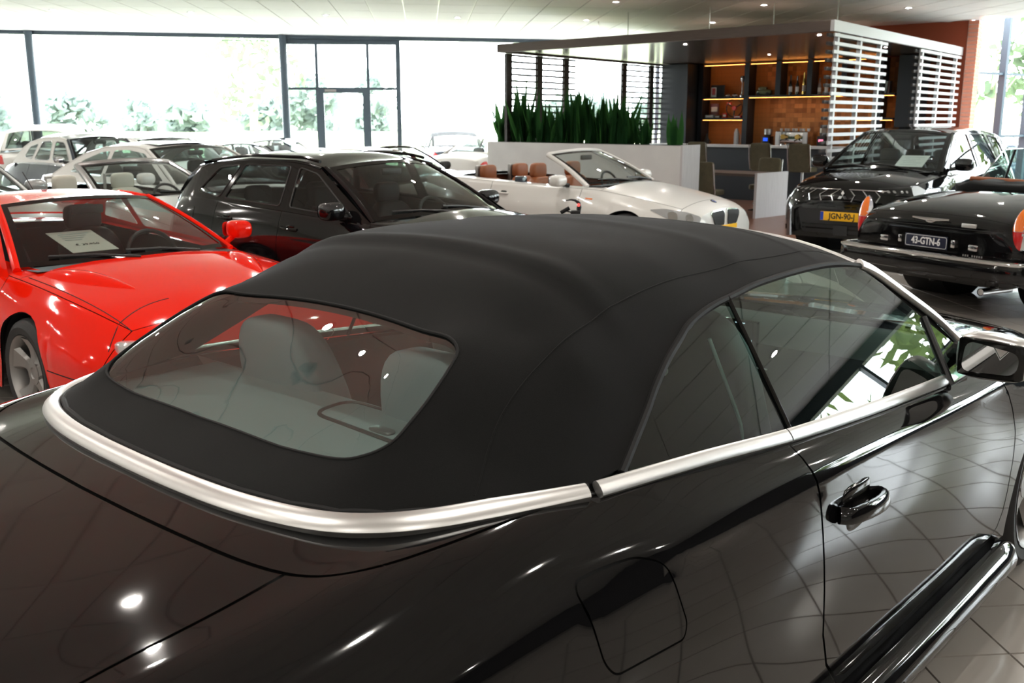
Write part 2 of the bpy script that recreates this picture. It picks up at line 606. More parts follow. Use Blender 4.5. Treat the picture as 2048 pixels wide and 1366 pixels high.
pan_me = bpy.data.meshes.new('ceiling_panel')
pan_me.from_pydata([(x, y, z - .0098 * x) for x, y, z in pv], [], pf); pan_me.materials.append(M['ceiling_tile'])
rest = MB(); npan = 0
CP = np.array(ceil_poly)
for i in range(-24, 25):
    for j in range(-27, 3):
        x = cx0 + (i + .5) * CX; y = cy0 + (j - .5) * CY
        if not inside(CP, np.array([x - gx, x + gx, x]), np.array([y - gy, y + gy, y])).all(): continue
        px, py = proj((x, y, zc(x)))
        if -80 < px < 2130 and -25 < py < 90 and npan < 295:
            o = obj('ceiling_panel', pan_me, ceil); o.location = (x, y, zc(x) - .004); npan += 1
        else:
            rest.add([(a + x, b + y, c - .0098 * a + zc(x) - .004) for a, b, c in pv], pf)
setp(rest.build('ceiling_panel_field', 'ceiling_tile', ceil, smooth=False), kind='stuff')

# --- recessed spots
mat('spot_glow', (1, .9, .7), .4, emit=((1.0, .95, .87), LAMP))
ring = MB().lathe([(.043, .006), (.047, -.006), (.075, -.004), (.078, .004)], n=20)
lens = MB().lathe([(.0005, .0), (.043, .0)], n=20)
spot0 = None
for i in range(-2, 8):
    for j in range(-1, 9):
        x = -6.97 + 2.55 * i; y = 20.3 - 3.1 * j
        if not inside(CP, np.array([x]), np.array([y])).all(): continue
        if spot0 is None:
            spot0 = thing('ceiling_spot', 'small round recessed spot in the white panel ceiling', 'spotlight', group='recessed ceiling spots')
            ring.build('spot_ring', 'slat_white', spot0)
            lens.build('spot_lens', 'spot_glow', spot0)
            o = spot0
        else: o = copy_tree(spot0)
        o.location = (x, y, zc(x) - .008)

# --- far window wall
def post(x0, x1, y0, y1, z0, z1, mb): return mb.box(x0, x1, y0, y1, z0, z1)
wf = MB().box(XL, XR + .5, YF - .05, YF + .10, 0, .10).build('wall_far', 'frame_metal', smooth=False)
setp(wf, 'far glazed wall with dark slim metal frame', 'wall', kind='structure')
top = MB().add([(x, y, zc(x) + d) for x in (XL, 6.3) for y in (YF - .09, YF + .1) for d in (-.075, .05)], [(0, 1, 3, 2), (4, 6, 7, 5), (0, 4, 5, 1), (2, 3, 7, 6), (0, 2, 6, 4), (1, 5, 7, 3)])
top.build('head_beam', 'frame_metal', wf, smooth=False)
for x in (-9.34, -3.40):
    MB().cyl((x, YF - .12, 0), (x, YF - .12, zc(x)), .095, n=20).build('column', 'frame_metal', wf)
for x, w in ((-.63, .075), (2.9, .05), (5.9, .05), (9., .05), (-13.8, .08)):
    MB().box(x - w / 2 - .02, x + w / 2 + .02, YF - .06, YF + .06, 0, zc(x)).build('mullion', 'frame_metal', wf, smooth=False)
for x in (-2.62, -1.37):
    MB().box(x - .035, x + .035, YF - .04, YF + .04, 2.46, zc(x)).build('mullion', 'frame_metal', wf, smooth=False)
MB().box(-3.35, -.65, YF - .05, YF + .05, 3.48, 3.62).build('transom', 'frame_metal', wf, smooth=False)
MB().box(-3.35, -2.62, YF - .035, YF + .035, 2.40, 2.46).build('transom', 'frame_metal', wf, smooth=False)
MB().box(-1.37, -.65, YF - .035, YF + .035, 2.40, 2.46).build('transom', 'frame_metal', wf, smooth=False)
MB().box(XL, -3.5, YF + .03, YF + .05, 3.555, 3.57).build('blind_rail', 'frame_metal', wf, smooth=False)
pane_x = [XL, -9.34, -3.40, -2.62, -1.37, -.63, 2.9, 5.9, 9., XR]
for a_, b_ in zip(pane_x[:-1], pane_x[1:]):
    if abs(a_ + 2.62) < .01: zlo = 2.46
    else: zlo = .1
    MB().add([(a_ + .02, YF, zlo), (b_ - .02, YF, zlo), (b_ - .02, YF, zc(b_) - .05), (a_ + .02, YF, zc(a_) - .05)], [(0, 1, 2, 3)]).build('pane', 'window_glass', wf, smooth=False)
# glazed door
dr = MB()
dr.box(-2.66, -2.47, YF - .06, YF + .05, 0, 2.46).box(-1.52, -1.33, YF - .06, YF + .05, 0, 2.46).box(-2.47, -1.52, YF - .06, YF + .05, 2.33, 2.46).box(-2.47, -1.52, YF - .06, YF + .05, 0, .2)
door = dr.build('door_1', 'frame_metal', smooth=False)
setp(door, 'glazed single door in dark metal frame between the columns', 'door', kind='structure')
MB().add([(-2.47, YF, .2), (-1.52, YF, .2), (-1.52, YF, 2.33), (-2.47, YF, 2.33)], [(0, 1, 2, 3)]).build('pane', 'window_glass', door, smooth=False)
MB().box(-2.44, -2.16, YF - .075, YF - .06, 2.355, 2.415).build('door_closer', 'alloy_bright', door, smooth=False)
MB().tube([(-1.56, YF - .07, 1.0), (-1.56, YF - .13, 1.0), (-1.66, YF - .13, 1.0)], .011).build('door_handle', 'alloy_bright', door)

# --- right, left, back walls (seen only in reflections)
def glazed(name, p0, p1, h, nx, nz, label, fr=.04, h0=0.):
    p0 = Vector((*p0, 0)); p1 = Vector((*p1, 0)); L = (p1 - p0).length; d = (p1 - p0).normalized()
    rz = math.atan2(d.y, d.x)
    w = MB().box(0, L, -.06, .06, 0, .12 + h0).build(name, 'frame_metal', smooth=False)
    w.location = p0; w.rotation_euler = (0, 0, rz)
    setp(w, label, 'wall', kind='structure')
    MB().box(0, L, -.08, .08, h - .12, h + .1).build('head_beam', 'frame_metal', w, smooth=False)
    for i in range(nx + 1):
        x = L * i / nx
        MB().box(x - fr, x + fr, -.07, .07, 0, h).build('mullion', 'frame_metal', w, smooth=False)
    for k in range(1, nz):
        z = h0 + (h - h0) * k / nz
        MB().box(0, L, -.03, .03, z - fr * .6, z + fr * .6).build('transom', 'frame_metal', w, smooth=False)
    for i in range(nx):
        MB().add([(L * i / nx, 0, .12), (L * (i + 1) / nx, 0, .12), (L * (i + 1) / nx, 0, h - .1), (L * i / nx, 0, h - .1)], [(0, 1, 2, 3)]).build('pane', 'window_glass', w, smooth=False)
    return w
wr = glazed('wall_right', (XW, 4.6), (XW, 15.2), 3.50, 7, 3, 'right glazed wall with slim dark grid of bars', .02, 1.35)  # high solid sill added to block window reflections on the near car
mat('wall_charcoal', (.016, .016, .017), .7)
wrs = MB().box(XW - .1, XW + .1, YB, 4.6, 0, 3.6).build('wall_side', 'wall_charcoal', smooth=False)
setp(wrs, 'charcoal side wall right of the camera', 'wall', kind='structure')
mat('wall_grey', (.42, .42, .42), .7)
wls = MB().box(XL - .1, XL + .1, YB, YF, 0, 3.95).build('wall_left', 'wall_grey', smooth=False)  # unseen wall, closed without windows to keep the far cars backlit
setp(wls, 'plain grey wall left of the camera', 'wall', kind='structure')
wex = glazed('wall_corner', (XW, 15.2), (XR + .9, 21.2), 4.3, 4, 1, 'glazed corner between the right wall and the slanted window')
wbk = MB().box(XL - .2, XR + .2, YB - .2, YB, 0, 3.9).build('wall_back', 'wall_white', smooth=False)
setp(wbk, 'plain white back wall of the showroom', 'wall', kind='structure')
# slanted window beside the brick pillar
wsl = glazed('wall_slant', (10.86, 19.40), (10.86 + .864 * 4.2, 19.40 + .503 * 4.2), 4.3, 4, 1, 'tall slanted window with grey posts beside the brick pillar', .05)
for z in (2.59, 1.35):
    MB().box(0, 4.2, -.04, .04, z - .022, z + .022).build('transom', 'frame_metal', wsl, smooth=False)
# ================================================================ OUTSIDE
mat('grass', (.40, .44, .24), .9, noise=(.25, .3, (.46, .48, .28)))
mat('paving', (.42, .41, .40), .85, noise=(1.5, .3, (.48, .47, .45)))
mat('bark', (.30, .25, .19), .9, noise=(4, .3, (.38, .33, .26)))
def leaf_mat(name, c, tr):
    m = bpy.data.materials.new(name); m.use_nodes = True
    nt = m.node_tree; nt.nodes.clear()
    o = nt.nodes.new('ShaderNodeOutputMaterial'); mx = nt.nodes.new('ShaderNodeMixShader'); mx.inputs[0].default_value = .5
    d = nt.nodes.new('ShaderNodeBsdfDiffuse'); d.inputs[0].default_value = (*c, 1)
    t = nt.nodes.new('ShaderNodeBsdfTranslucent'); t.inputs[0].default_value = (*tr, 1)
    nt.links.new(d.outputs[0], mx.inputs[1]); nt.links.new(t.outputs[0], mx.inputs[2]); nt.links.new(mx.outputs[0], o.inputs[0])
    M[name] = m
leaf_mat('leaf_fresh', (.10, .145, .045), (.15, .20, .06))
leaf_mat('leaf_pale_haze', (.11, .15, .095), (.14, .19, .12))  # window flare and haze put into the leaf colour
leaf_mat('leaf_far_haze', (.22, .27, .25), (.24, .30, .27))  # distant haze put into the colour, paler and greyer than real leaves

MB().box(-400, 400, YF + 6, 700, -.6, -.08).build('ground_far', 'grass', smooth=False)
gr = bpy.data.objects['ground_far']; setp(gr, 'pale green meadow behind the showroom', 'ground', kind='structure')
gs = MB().box(XR + 5, 400, -300, YF + 6, -.6, -.08).build('ground_side', 'grass', smooth=False)
setp(gs, 'green lawn to the right of the showroom', 'ground', kind='structure')
gl = MB().box(-400, XL - 5, -300, YF + 6, -.6, -.08).build('ground_left', 'grass', smooth=False)
setp(gl, 'green lawn to the left of the showroom', 'ground', kind='structure')
pv_ = MB().box(XL - 5, XR + 5, YB - 8, YF + 6, -.6, -.03).build("pavement", 'paving', smooth=False)
setp(pv_, 'light grey paving around the building', 'pavement', kind='structure')

def tree(name, label, x, y, h, cr, n, leaf, seed, trunk=.2, group='trees outside', ls=.3, low=.3, cat='tree'):
    rnd = random.Random(seed)
    t = thing(name, label, cat, (x, y, -.35), 0, group)
    if trunk:
        mb = MB()
        mb.tube([(0, 0, 0), (trunk * .3, 0, h * .25), (-trunk * .3, .1, h * .55), (0, 0, h * .92)], [trunk, trunk * .8, trunk * .55, trunk * .15], n=8)
        for k in range(9):
            a = rnd.uniform(0, 6.28); z0 = h * rnd.uniform(low + .05, .75); l = cr * rnd.uniform(.6, 1.)
            p1 = (math.cos(a) * l, math.sin(a) * l, z0 + l * rnd.uniform(.3, .8))
            mb.tube([(0, 0, z0), ((p1[0]) * .5, p1[1] * .5, z0 + (p1[2] - z0) * .4), p1], [trunk * .35, trunk * .22, trunk * .06], n=6)
        mb.build('trunk', 'bark', t)
    cl_ = []
    for k in range(max(5, n // 60)):
        u = rnd.uniform(-1, 1); a = rnd.uniform(0, 6.28); rr = rnd.uniform(.35, 1) ** .5
        zc_ = h * (low + (1 - low) * .5) + u * h * (1 - low) * .5
        w = cr * rr * math.sqrt(max(.08, 1 - u * u))
        cl_.append((math.cos(a) * w, math.sin(a) * w, zc_))
    v = []; f = []
    for k in range(n):
        c = cl_[k % len(cl_)]
        s_ = cr * .3
        p = Vector((c[0] + rnd.gauss(0, s_), c[1] + rnd.gauss(0, s_), max(.1, c[2] + rnd.gauss(0, s_ * .8))))
        u = Vector((rnd.gauss(0, 1), rnd.gauss(0, 1), rnd.gauss(0, 1))).normalized(); w = u.orthogonal().normalized()
        a = ls * rnd.uniform(.6, 1.3); b = a * .55
        i = len(v)
        v += [p - u * a, p - w * b + u * a * .1, p + u * a, p + w * b + u * a * .1]; f.append((i, i + 1, i + 2, i + 3))
    setp(mesh('foliage', v, f, leaf, t, smooth=False), kind='stuff')
    return t
tree('birch_tree', 'tall slim tree with thin haze-paled green crown seen through the far window', -9.6, 58, 13.5, 3.0, 900, 'leaf_pale_haze', 3, .24, ls=.32, low=.2)
far_lab = 'hazy distant tree in the treeline behind the meadow'
for k in range(15):
    x = -64 + k * 9.4 + random.uniform(-1, 1)
    if k in (7, 8): continue
    tree('distant_tree', far_lab, x, 165 + random.uniform(-12, 12), 6.0 + random.uniform(-2., 2), 3.6, 520, 'leaf_far_haze', 50 + k, 0, group='distant treeline', ls=1.0, low=.0)
side_lab = 'fresh green leafy tree outside the right glazed wall'
for k in range(9):
    tree('garden_tree', side_lab, 17.5 + random.uniform(-.5, 3.0), -3 + k * 3.4, 5.0 + random.uniform(-1, 1.6), 1.35, 900, 'leaf_fresh', 90 + k, .16, group='trees outside the right wall', ls=.26, low=.05)
tree('garden_tree', 'loose green tree outside the slanted window', 19.5, 33.5, 8.5, 1.6, 500, 'leaf_pale_haze', 131, .14, group='trees outside the slanted window', ls=.28, low=.25)
# ================================================================ BAR CORNER
Qp = np.array([5.779, 14.211]); av = np.array([-.6595, .7517]); bv = np.array([.678, .735])
AL, BL_ = 6.54, 6.89
def bar(a, b, z=0.): q = Qp + av * a + bv * b; return (q[0], q[1], z)
def bbox(mb, a0, a1, b0, b1, z0, z1):
    v = [bar(a, b, z) for a in (a0, a1) for b in (b0, b1) for z in (z0, z1)]
    return mb.add(v, [(0, 1, 3, 2), (4, 6, 7, 5), (0, 4, 5, 1), (2, 3, 7, 6), (0, 2, 6, 4), (1, 5, 7, 3)])
def lbox(a0, a1, b0, b1, z0, z1): return bbox(MB(), a0, a1, b0, b1, z0, z1)
ZT = 3.056; ZU = 2.925
# wooden floor of the bar corner, single planks
wfl = lbox(-.25, 7.2, -1.9, 6.8, -.004, .001).build('floor_bar', 'floor_grout', smooth=False)
setp(wfl, 'brown wooden plank floor of the bar corner', 'floor', kind='structure')
pw_ = .165
me_pl = None
for i in range(52):
    b0 = -1.9 + i * pw_
    a0 = -.25 - random.uniform(0, 1.8)
    while a0 < 7.2:
        a1 = min(a0 + 2.3, 7.2); s0 = max(a0, -.25)
        if a1 - s0 > .1:
            lbox(s0 + .002, a1 - .002, b0 + .002, b0 + pw_ - .002, .001, .006).build('plank', 'oak_plank', wfl, smooth=False)
        a0 += 2.3
# canopy
can = thing('bar_canopy', 'brown wooden canopy with dark soffit hanging over the bar corner', 'canopy', bar(0, 0, 0))
def under(o, par):
    """keep world placement while parenting to an unrotated empty"""
    for v in o.data.vertices: v.co -= Vector(par.location)
    o.parent = par
    return o
under(lbox(-.04, AL + .1, -.04, .05, ZU - .02, ZT).build('front_fascia', 'fascia_brown', None, smooth=False), can)
under(lbox(-.06, .0, -.06, BL_, ZU - .02, ZT).build('side_fascia', 'slat_white', None, smooth=False), can)
under(lbox(AL + .04, AL + .1, -.04, BL_, ZU - .02, ZT).build('side_fascia', 'fascia_brown', None, smooth=False), can)
for k in range(14):
    under(lbox(0, AL + .04, .05 + k * .488, .05 + k * .488 + .484, ZU + .02, ZU + .04).build('soffit_board', 'soffit', None, smooth=False), can)
under(lbox(.0, AL + .04, .05, BL_, ZU + .05, ZT - .01).build('top_panel', 'fascia_brown', None, smooth=False), can)
for a, b in ((2.9, 1.6), (1.8, 1.9), (.7, 2.0), (4.6, 1.5), (6.0, 2.5)):
    q = bar(a, b)
    under(MB().cyl((q[0], q[1], ZT - .02), (q[0], q[1], zc(q[0])), .008, n=8).build('hanger_rod', 'alloy', None), can)
sp = [(3.1, 1.1), (.55, .9), (3.1, 4.6), (.6, 4.2)]
lab_sp = ['small downlight in the canopy soffit near the front middle', 'small downlight in the canopy soffit near the white screen', 'small downlight in the canopy soffit deep above the shelves', 'small downlight in the canopy soffit deep behind the white screen']
for (a, b), lb in zip(sp, lab_sp):
    t = thing('canopy_spot', lb, 'spotlight', bar(a, b, ZU + .012))
    MB().lathe([(.028, .004), (.032, -.004), (.05, -.002)], n=16).build('spot_ring', 'alloy', t)
    MB().lathe([(.0005, .002), (.028, .002)], n=16).build('spot_lens', 'spot_glow', t)
# slatted screens
def screen(name, label, a, b0, b1, posts, front, z1=ZU - .03, z0=.02, thin=False):
    t = thing(name, label, 'screen', bar(a, b0, 0))
    for p in posts:
        under(lbox(a - .012, a + .05, p - (.085 if thin else .035), p + (.085 if thin else .035), z0, z1).build('post', front, None, smooth=False), t)
    pt = .116; n = int((z1 - z0) / pt)
    for k in range(n):
        z = z1 - .012 - k * pt
        under(lbox(a - .035, a - .012, b0, b1, z - (.036 if thin else .047), z).build('slat', front, None, smooth=False), t)
        if not thin: under(lbox(a + .05, a + .085, b0 - .03, b1 + .02, z - .047, z).build('back_slat', 'slat_back', None, smooth=False), t)
    return t
screen('slatted_screen', 'white horizontal slat screen at the front corner of the bar canopy', -.02, .0, 2.36, (.22, 1.18, 2.10), 'slat_white')
screen('slatted_screen', 'white horizontal slat screen ending at the brick pillar', -.02, 4.15, 6.86, (4.38, 5.5, 6.62), 'slat_white')
screen('slatted_screen', 'dark slat screen behind the front end of the plant box', AL, .1, 2.4, (.21, 1.19, 2.11), 'slat_back', thin=True)
screen('slatted_screen', 'dark slat screen behind the plant box beside the dark cabinet', AL, 4.2, 6.75, (4.37, 5.56, 6.5), 'slat_back', thin=True)
# back wall with terracotta plaster and brick pillar
wt = lbox(-.12, AL + .3, BL_ + .02, BL_ + .22, 0, 3.66).build('wall_bar', 'terracotta', smooth=False)
setp(wt, 'dark terracotta wall behind the bar', 'wall', kind='structure')
bp = lbox(-.31, -.122, BL_ - .02, BL_ + .32, 0, 3.55).build('wall_brick', 'mortar', smooth=False)
setp(bp, 'narrow red brick pillar at the end of the terracotta wall', 'wall', kind='structure')
for k in range(47):
    z = .006 + k * .0755
    if z > 3.5: break
    sh = .0 if k % 2 else .5
    for i in range(-1, 3):
        b0 = BL_ - .02 + (i + sh) * .17; b1 = b0 + .158
        b0 = max(b0, BL_ - .026); b1 = min(b1, BL_ + .33)
        if b1 - b0 > .03:
            lbox(-.317, -.30, b0, b1, z, z + .063).build('brick', 'brick_red', bp, smooth=False)
    lbox(-.317 + .0, -.13, BL_ - .027, BL_ - .015, z, z + .063).build('brick', 'brick_red', bp, smooth=False)
# shelf wall
sh = thing('bar_shelf', 'black shelf wall with warm light strips and wooden mosaic backing', 'shelf', bar(3.6, BL_ - .4, 0))
mat('strip_glow', (1, .5, .15), .4, emit=((1.0, .36, .08), 12.0))
B0, B1 = BL_ - .42, BL_ - .03
def shp(name, m, *a): return under(lbox(*a).build(name, m, None, smooth=False), sh)
shp('back_panel', 'cabinet_dark', 1.05, 5.98, B1 - .01, B1 + .02, 0, ZU)
for a in (5.70, 4.50, 3.72, 2.98, 2.2, 1.42): 
    z0 = 2.17 if a in (3.72, 2.98, 2.2) else 1.0
    shp('upright', 'cabinet_dark', a - .06, a + .06, B0, B1, z0, ZU)
for (a0, a1, z) in ((4.56, 5.64, 2.17), (1.1, 4.44, 2.19), (4.56, 5.64, 1.70), (1.1, 1.9, 1.70)):
    shp('shelf_board', 'cabinet_dark', a0, a1, B0, B1, z - .025, z + .02)
    shp('light_strip', 'strip_glow', a0 + .02, a1 - .02, B0 + .03, B0 + .045, z - .030, z - .025)
for (a0, a1) in ((4.56, 5.64), (3.78, 4.44), (3.04, 3.66), (2.26, 2.92), (1.48, 2.14)):
    shp('light_strip', 'strip_glow', a0 + .02, a1 - .02, B0 + .03, B0 + .045, ZU - .035, ZU - .03)
shp('back_counter', 'cabinet_dark', 1.0, 5.75, B0 - .12, B1, 0, 1.02)
# wooden mosaic blocks, each a piece
rzb = math.atan2(-av[1], -av[0])
blk = []
for d in (.012, .02, .028):
    q = MB().box(-.049, .049, 0, d, 0, .098)
    me_ = bpy.data.meshes.new('mosaic_block'); me_.from_pydata(q.v, [], q.f); me_.materials.append(M['wood_block']); blk.append((me_, q))
rest = MB(); nblk = 0
order = [(i, k) for i in range(44, -1, -1) for k in range(19)]
for (i, k) in order:
    a0 = 1.2 + i * .1; z0 = 1.03 + k * .1
    me_, q = random.choice(blk)
    p0 = Vector(bar(a0, B1 - .012, z0)) - Vector(sh.location)
    if a0 > 2.6 and nblk < 298:
        o = obj('mosaic_block', me_, sh); o.location = p0; o.rotation_euler = (0, 0, rzb); nblk += 1
    else:
        rm = Matrix.Rotation(rzb, 3, 'Z')
        rest.add([p0 + rm @ Vector(p) for p in q.v], q.f)
setp(rest.build('mosaic_field', 'wood_block', sh, smooth=False), kind='stuff')
dc = lbox(5.80, AL - .02, BL_ - .9, BL_ - .02, 0, ZU).build('tall_cabinet', 'cabinet_dark', smooth=False)
setp(dc, 'tall blue-black cabinet at the left end of the bar shelves', 'cabinet')
dcl = lbox(.55, 1.0, BL_ - .6, BL_ - .02, 0, ZU).build('tall_cabinet', 'cabinet_dark', smooth=False)
setp(dcl, 'tall blue-black cabinet behind the gap between the white screens', 'cabinet')
# bar counter
bc = thing('bar_counter', 'dark bar counter with pale grey worktop', 'counter', bar(3.5, BL_ - 1.6, 0))
under(lbox(1.6, 6.0, BL_ - 1.75, BL_ - 1.35, 0, 1.11).build('counter_front', 'cabinet_dark', None, smooth=False), bc)
under(lbox(1.5, 6.35, BL_ - 1.85, BL_ - 1.25, 1.11, 1.155).build('worktop', 'concrete', None, smooth=False), bc)
# plant box
pb = thing('plant_box', 'long grey concrete-look plant box in front of the bar', 'planter', bar(4.5, .3, 0))
under(lbox(2.48, 6.94, -.0, .59, 0, 1.265).build('box', 'concrete', None, smooth=False), pb)
under(lbox(2.44, 2.478, -.015, .60, 0, 1.275).build('end_panel', 'wood_grey', None, smooth=False), pb)
under(lbox(2.55, 6.9, .05, .5, 1.262, 1.27).build('soil', 'ink_black', None, smooth=False), pb)
# snake plants
leaf_mat('sansevieria', (.018, .062, .022), (.03, .09, .02))
lv = []
for k in range(13):
    t = k / 12; w = .032 * (math.sin(math.pi * min(1, .18 + t * .82)) ** .6) * (1 - t ** 4 * .9)
    if k == 12: w = .001
    for s_ in (-1, 0, 1):
        lv.append((s_ * w, abs(s_) * w * .35 + .06 * t * t, t))
lf = [(k * 3 + i, k * 3 + i + 1, k * 3 + i + 4, k * 3 + i + 3) for k in range(12) for i in range(2)]
leaf_me = bpy.data.meshes.new('leaf'); leaf_me.from_pydata(lv, [], lf); leaf_me.materials.append(M['sansevieria'])
leaf_me.polygons.foreach_set('use_smooth', [True] * len(lf))
ppos = [6.78, 6.5, 6.22, 5.94, 5.66, 5.38, 5.1, 4.82, 4.54, 4.26, 3.98, 3.7, 3.42, 2.78]
ordn = ['', 'second', '', 'fourth', 'fifth', 'sixth', 'seventh', 'eighth', 'ninth', 'tenth', 'eleventh', 'twelfth', 'thirteenth', '']
for i, a in enumerate(ppos):
    hh = [.85, .9, 1.25, .95, .75, .72, .95, 1.05, 1.0, .85, .95, .75, .55, .68][i]
    lab = {0: 'snake plant leaning out over the left end of the plant box', 13: 'pale snake plant alone at the right end of the plant box', 2: 'tallest snake plant in the left half of the plant box'}.get(i, 'dark green snake plant, %s from the left on the plant box' % ordn[i])
    t = thing('snake_plant', lab, 'plant', bar(a, .27, 1.268), 0, 'snake plants on the plant box')
    for k in range(19 if i < 13 else 9):
        o = obj('leaf', leaf_me, t)
        an = random.uniform(0, 6.28); r0 = random.uniform(.0, .13)
        ox, oy = math.cos(an) * r0, math.sin(an) * r0
        o.location = (ox, oy, 0)
        lx_ = random.gauss(0, .12) - oy * .9; ly_ = random.gauss(0, .13) + ox * .9
        if i == 0: lx_ -= .12; ly_ -= .16
        o.rotation_euler = (lx_, ly_, random.uniform(0, 6.28))
        h_ = hh * random.uniform(.45, 1.1)
        o.scale = (random.uniform(1.2, 2.0), 1.3, h_)
# small bright pebbles on the box edge
# bar stools and chairs
def chair_mesh(t, stool=False, dark='plastic_black'):
    zs = .72 if stool else .45; top = 1.20 if stool else .95
    # back facing -y of the chair (viewer side)
    bk = MB().sellip((0, 0, 0), (.44, .07, top - zs + .06), .25, .3, 10, 20)
    bk.v = [(p[0], p[1] - .20 - (p[2]) * .10, p[2] + (zs + top) / 2) for p in bk.v]
    bk.build('backrest', 'suede_olive', t)
    MB().sellip((0, .02, zs), (.46, .46, .10), .3, .35, 8, 20).build('seat', 'suede_olive', t)
    for s_ in (-1, 1):
        MB().tube([(s_ * .225, -.17, zs - .02), (s_ * .23, -.235, (zs + top) / 2), (s_ * .225, -.275, top)], .012, n=8).build('side_rail', 'alloy_bright', t)
    if stool:
        MB().cyl((0, 0, .02), (0, 0, zs - .03), .028).build('column', 'alloy_bright', t)
        MB().lathe([(.001, .028), (.03, .028), (.2, .012), (.2, .0)], n=24).build('foot', 'alloy_bright', t)
        MB().tube([(.16 * math.cos(q), .16 * math.sin(q), .30) for q in np.linspace(0, 5.9, 20)], .011, n=8).build('foot_ring', 'alloy_bright', t)
    else:
        for s_ in (-1, 1):
            MB().tube([(s_ * .2, -.19, zs - .03), (s_ * .2, -.20, .03), (s_ * .2, -.17, .014), (s_ * .2, .2, .014)], .012, n=8).build('leg', 'plastic_black', t)
        MB().tube([(-.2, .2, .014), (.2, .2, .014)], .012, n=8).build('crossbar', 'plastic_black', t)
face = math.atan2(bv[1], bv[0]) - math.pi / 2        # chair +y axis along bv
for (a, lab) in ((4.55, 'olive suede bar stool at the left of the counter'), (3.05, 'olive suede bar stool in the middle of the counter'), (2.2, 'olive suede bar stool at the right of the counter by the white screen')):
    t = thing('bar_stool', lab, 'stool', bar(a, BL_ - 2.35, 0), face, 'olive bar stools'); chair_mesh(t, True)
# table with grey panel end and its chairs
tb = thing('dining_table', 'dark wooden table with a broad grey panel leg', 'table', (5.35, 17.6, 0))
td = np.array([.77, .64]); tn = np.array([-.64, .77])
def tbox(u0, u1, w0, w1, z0, z1):
    o0 = np.array([5.66, 16.80]); P = []
    for u in (u0, u1):
        for w in (w0, w1):
            for z in (z0, z1):
                q = o0 + td * u + tn * w; P.append((q[0], q[1], z))
    return MB().add(P, [(0, 1, 3, 2), (4, 6, 7, 5), (0, 4, 5, 1), (2, 3, 7, 6), (0, 2, 6, 4), (1, 5, 7, 3)])
under(tbox(0, 1.02, -.03, .02, 0, .78).build('panel_leg', 'wood_grey', None, smooth=False), tb)
under(tbox(-.02, .9, .02, 1.9, .72, .765).build('tabletop', 'wood_dark', None, smooth=False), tb)
under(tbox(0, .9, 1.6, 1.66, 0, .72).build('panel_leg', 'wood_dark', None, smooth=False), tb)
for (px, py, rz, lab) in ((4.88, 17.0, face, 'olive suede dining chair standing nearest, seen from behind'), (4.72, 18.0, face, 'olive suede dining chair partly hidden behind the nearest chair'), (6.35, 18.35, face + math.pi, 'olive suede dining chair facing us across the table')):
    t = thing('dining_chair', lab, 'chair', (px, py, 0), rz, 'olive dining chairs'); chair_mesh(t, False)
# things on the shelves and counter
fx = face
def shelf_pt(a, z, b=None): return bar(a, (BL_ - .3) if b is None else b, z)
def bottle(a, z, h, m, lab, foil='plate_yellow', label_m='paper_white'):
    t = thing('bottle', lab, 'bottle', shelf_pt(a, z), fx)
    MB().lathe([(.001, 0), (.036, 0), (.038, .02), (.038, h * .5), (.03, h * .62), (.014, h * .74), (.013, h * .98), (.001, h)], n=16).build('body', m, t)
    MB().lathe([(.0385, h * .16), (.0385, h * .42)], n=16).build('label', label_m, t)
    MB().lathe([(.0145, h * .76), (.0145, h * 1.0), (.001, h * 1.005)], n=12).build('foil', foil, t)
mat('bottle_dark', (.01, .016, .01), .1, coat=1.); mat('bottle_clear', (.30, .22, .18), .1, coat=1.); mat('gold', (.75, .50, .14), .25, metal=1.)
bottle(3.46, 2.21, .42, 'bottle_dark', 'left of two dark green wine bottles on the upper shelf', 'bottle_dark')
bottle(3.30, 2.21, .40, 'bottle_dark', 'right of two dark green wine bottles beside the gold bottle', 'bottle_dark')
bottle(3.14, 2.21, .47, 'gold', 'gold champagne bottle on the upper shelf', 'gold', 'paper')
bottle(2.78, 2.21, .34, 'bottle_clear', 'brown spirit bottle right of the gold champagne', 'bottle_dark', 'paper')
bottle(2.62, 2.21, .40, 'bottle_clear', 'taller pale spirit bottle near the white screen', 'bottle_dark', 'paper_white')
bottle(2.48, 2.21, .20, 'lamp_red', 'short pink liqueur bottle near the white screen', 'paper_white', 'paper_white')
def small(name, lab, cat, a, z, build): 
    t = thing(name, lab, cat, shelf_pt(a, z), fx); build(t); return t
def b_frame(t):
    MB().box(-.17, .17, -.0, .02, 0, .27).build('photo_board', 'ink_black', t, smooth=False)
    MB().box(-.16, -.03, -.012, -.002, .0, .22).build('card', 'paper_white', t, smooth=False)
    MB().box(-.13, -.05, -.016, -.012, .05, .2).build('print', 'lamp_red', t, smooth=False)
small('picture_frame', 'dark picture board with a red and white card on the upper left shelf', 'picture', 5.3, 2.19, b_frame)
def b_trophy(t):
    MB().lathe([(.001, 0), (.05, 0), (.05, .03), (.012, .06), (.011, .3), (.045, .36), (.05, .42), (.035, .46), (.001, .465)], n=16).build('cup', 'chrome', t)
    MB().box(.05, .075, -.02, .02, 0, .47).build('side_bar', 'wood_dark', t, smooth=False)
small('trophy', 'tall slim silver trophy on the upper left shelf', 'trophy', 4.66, 2.19, b_trophy)
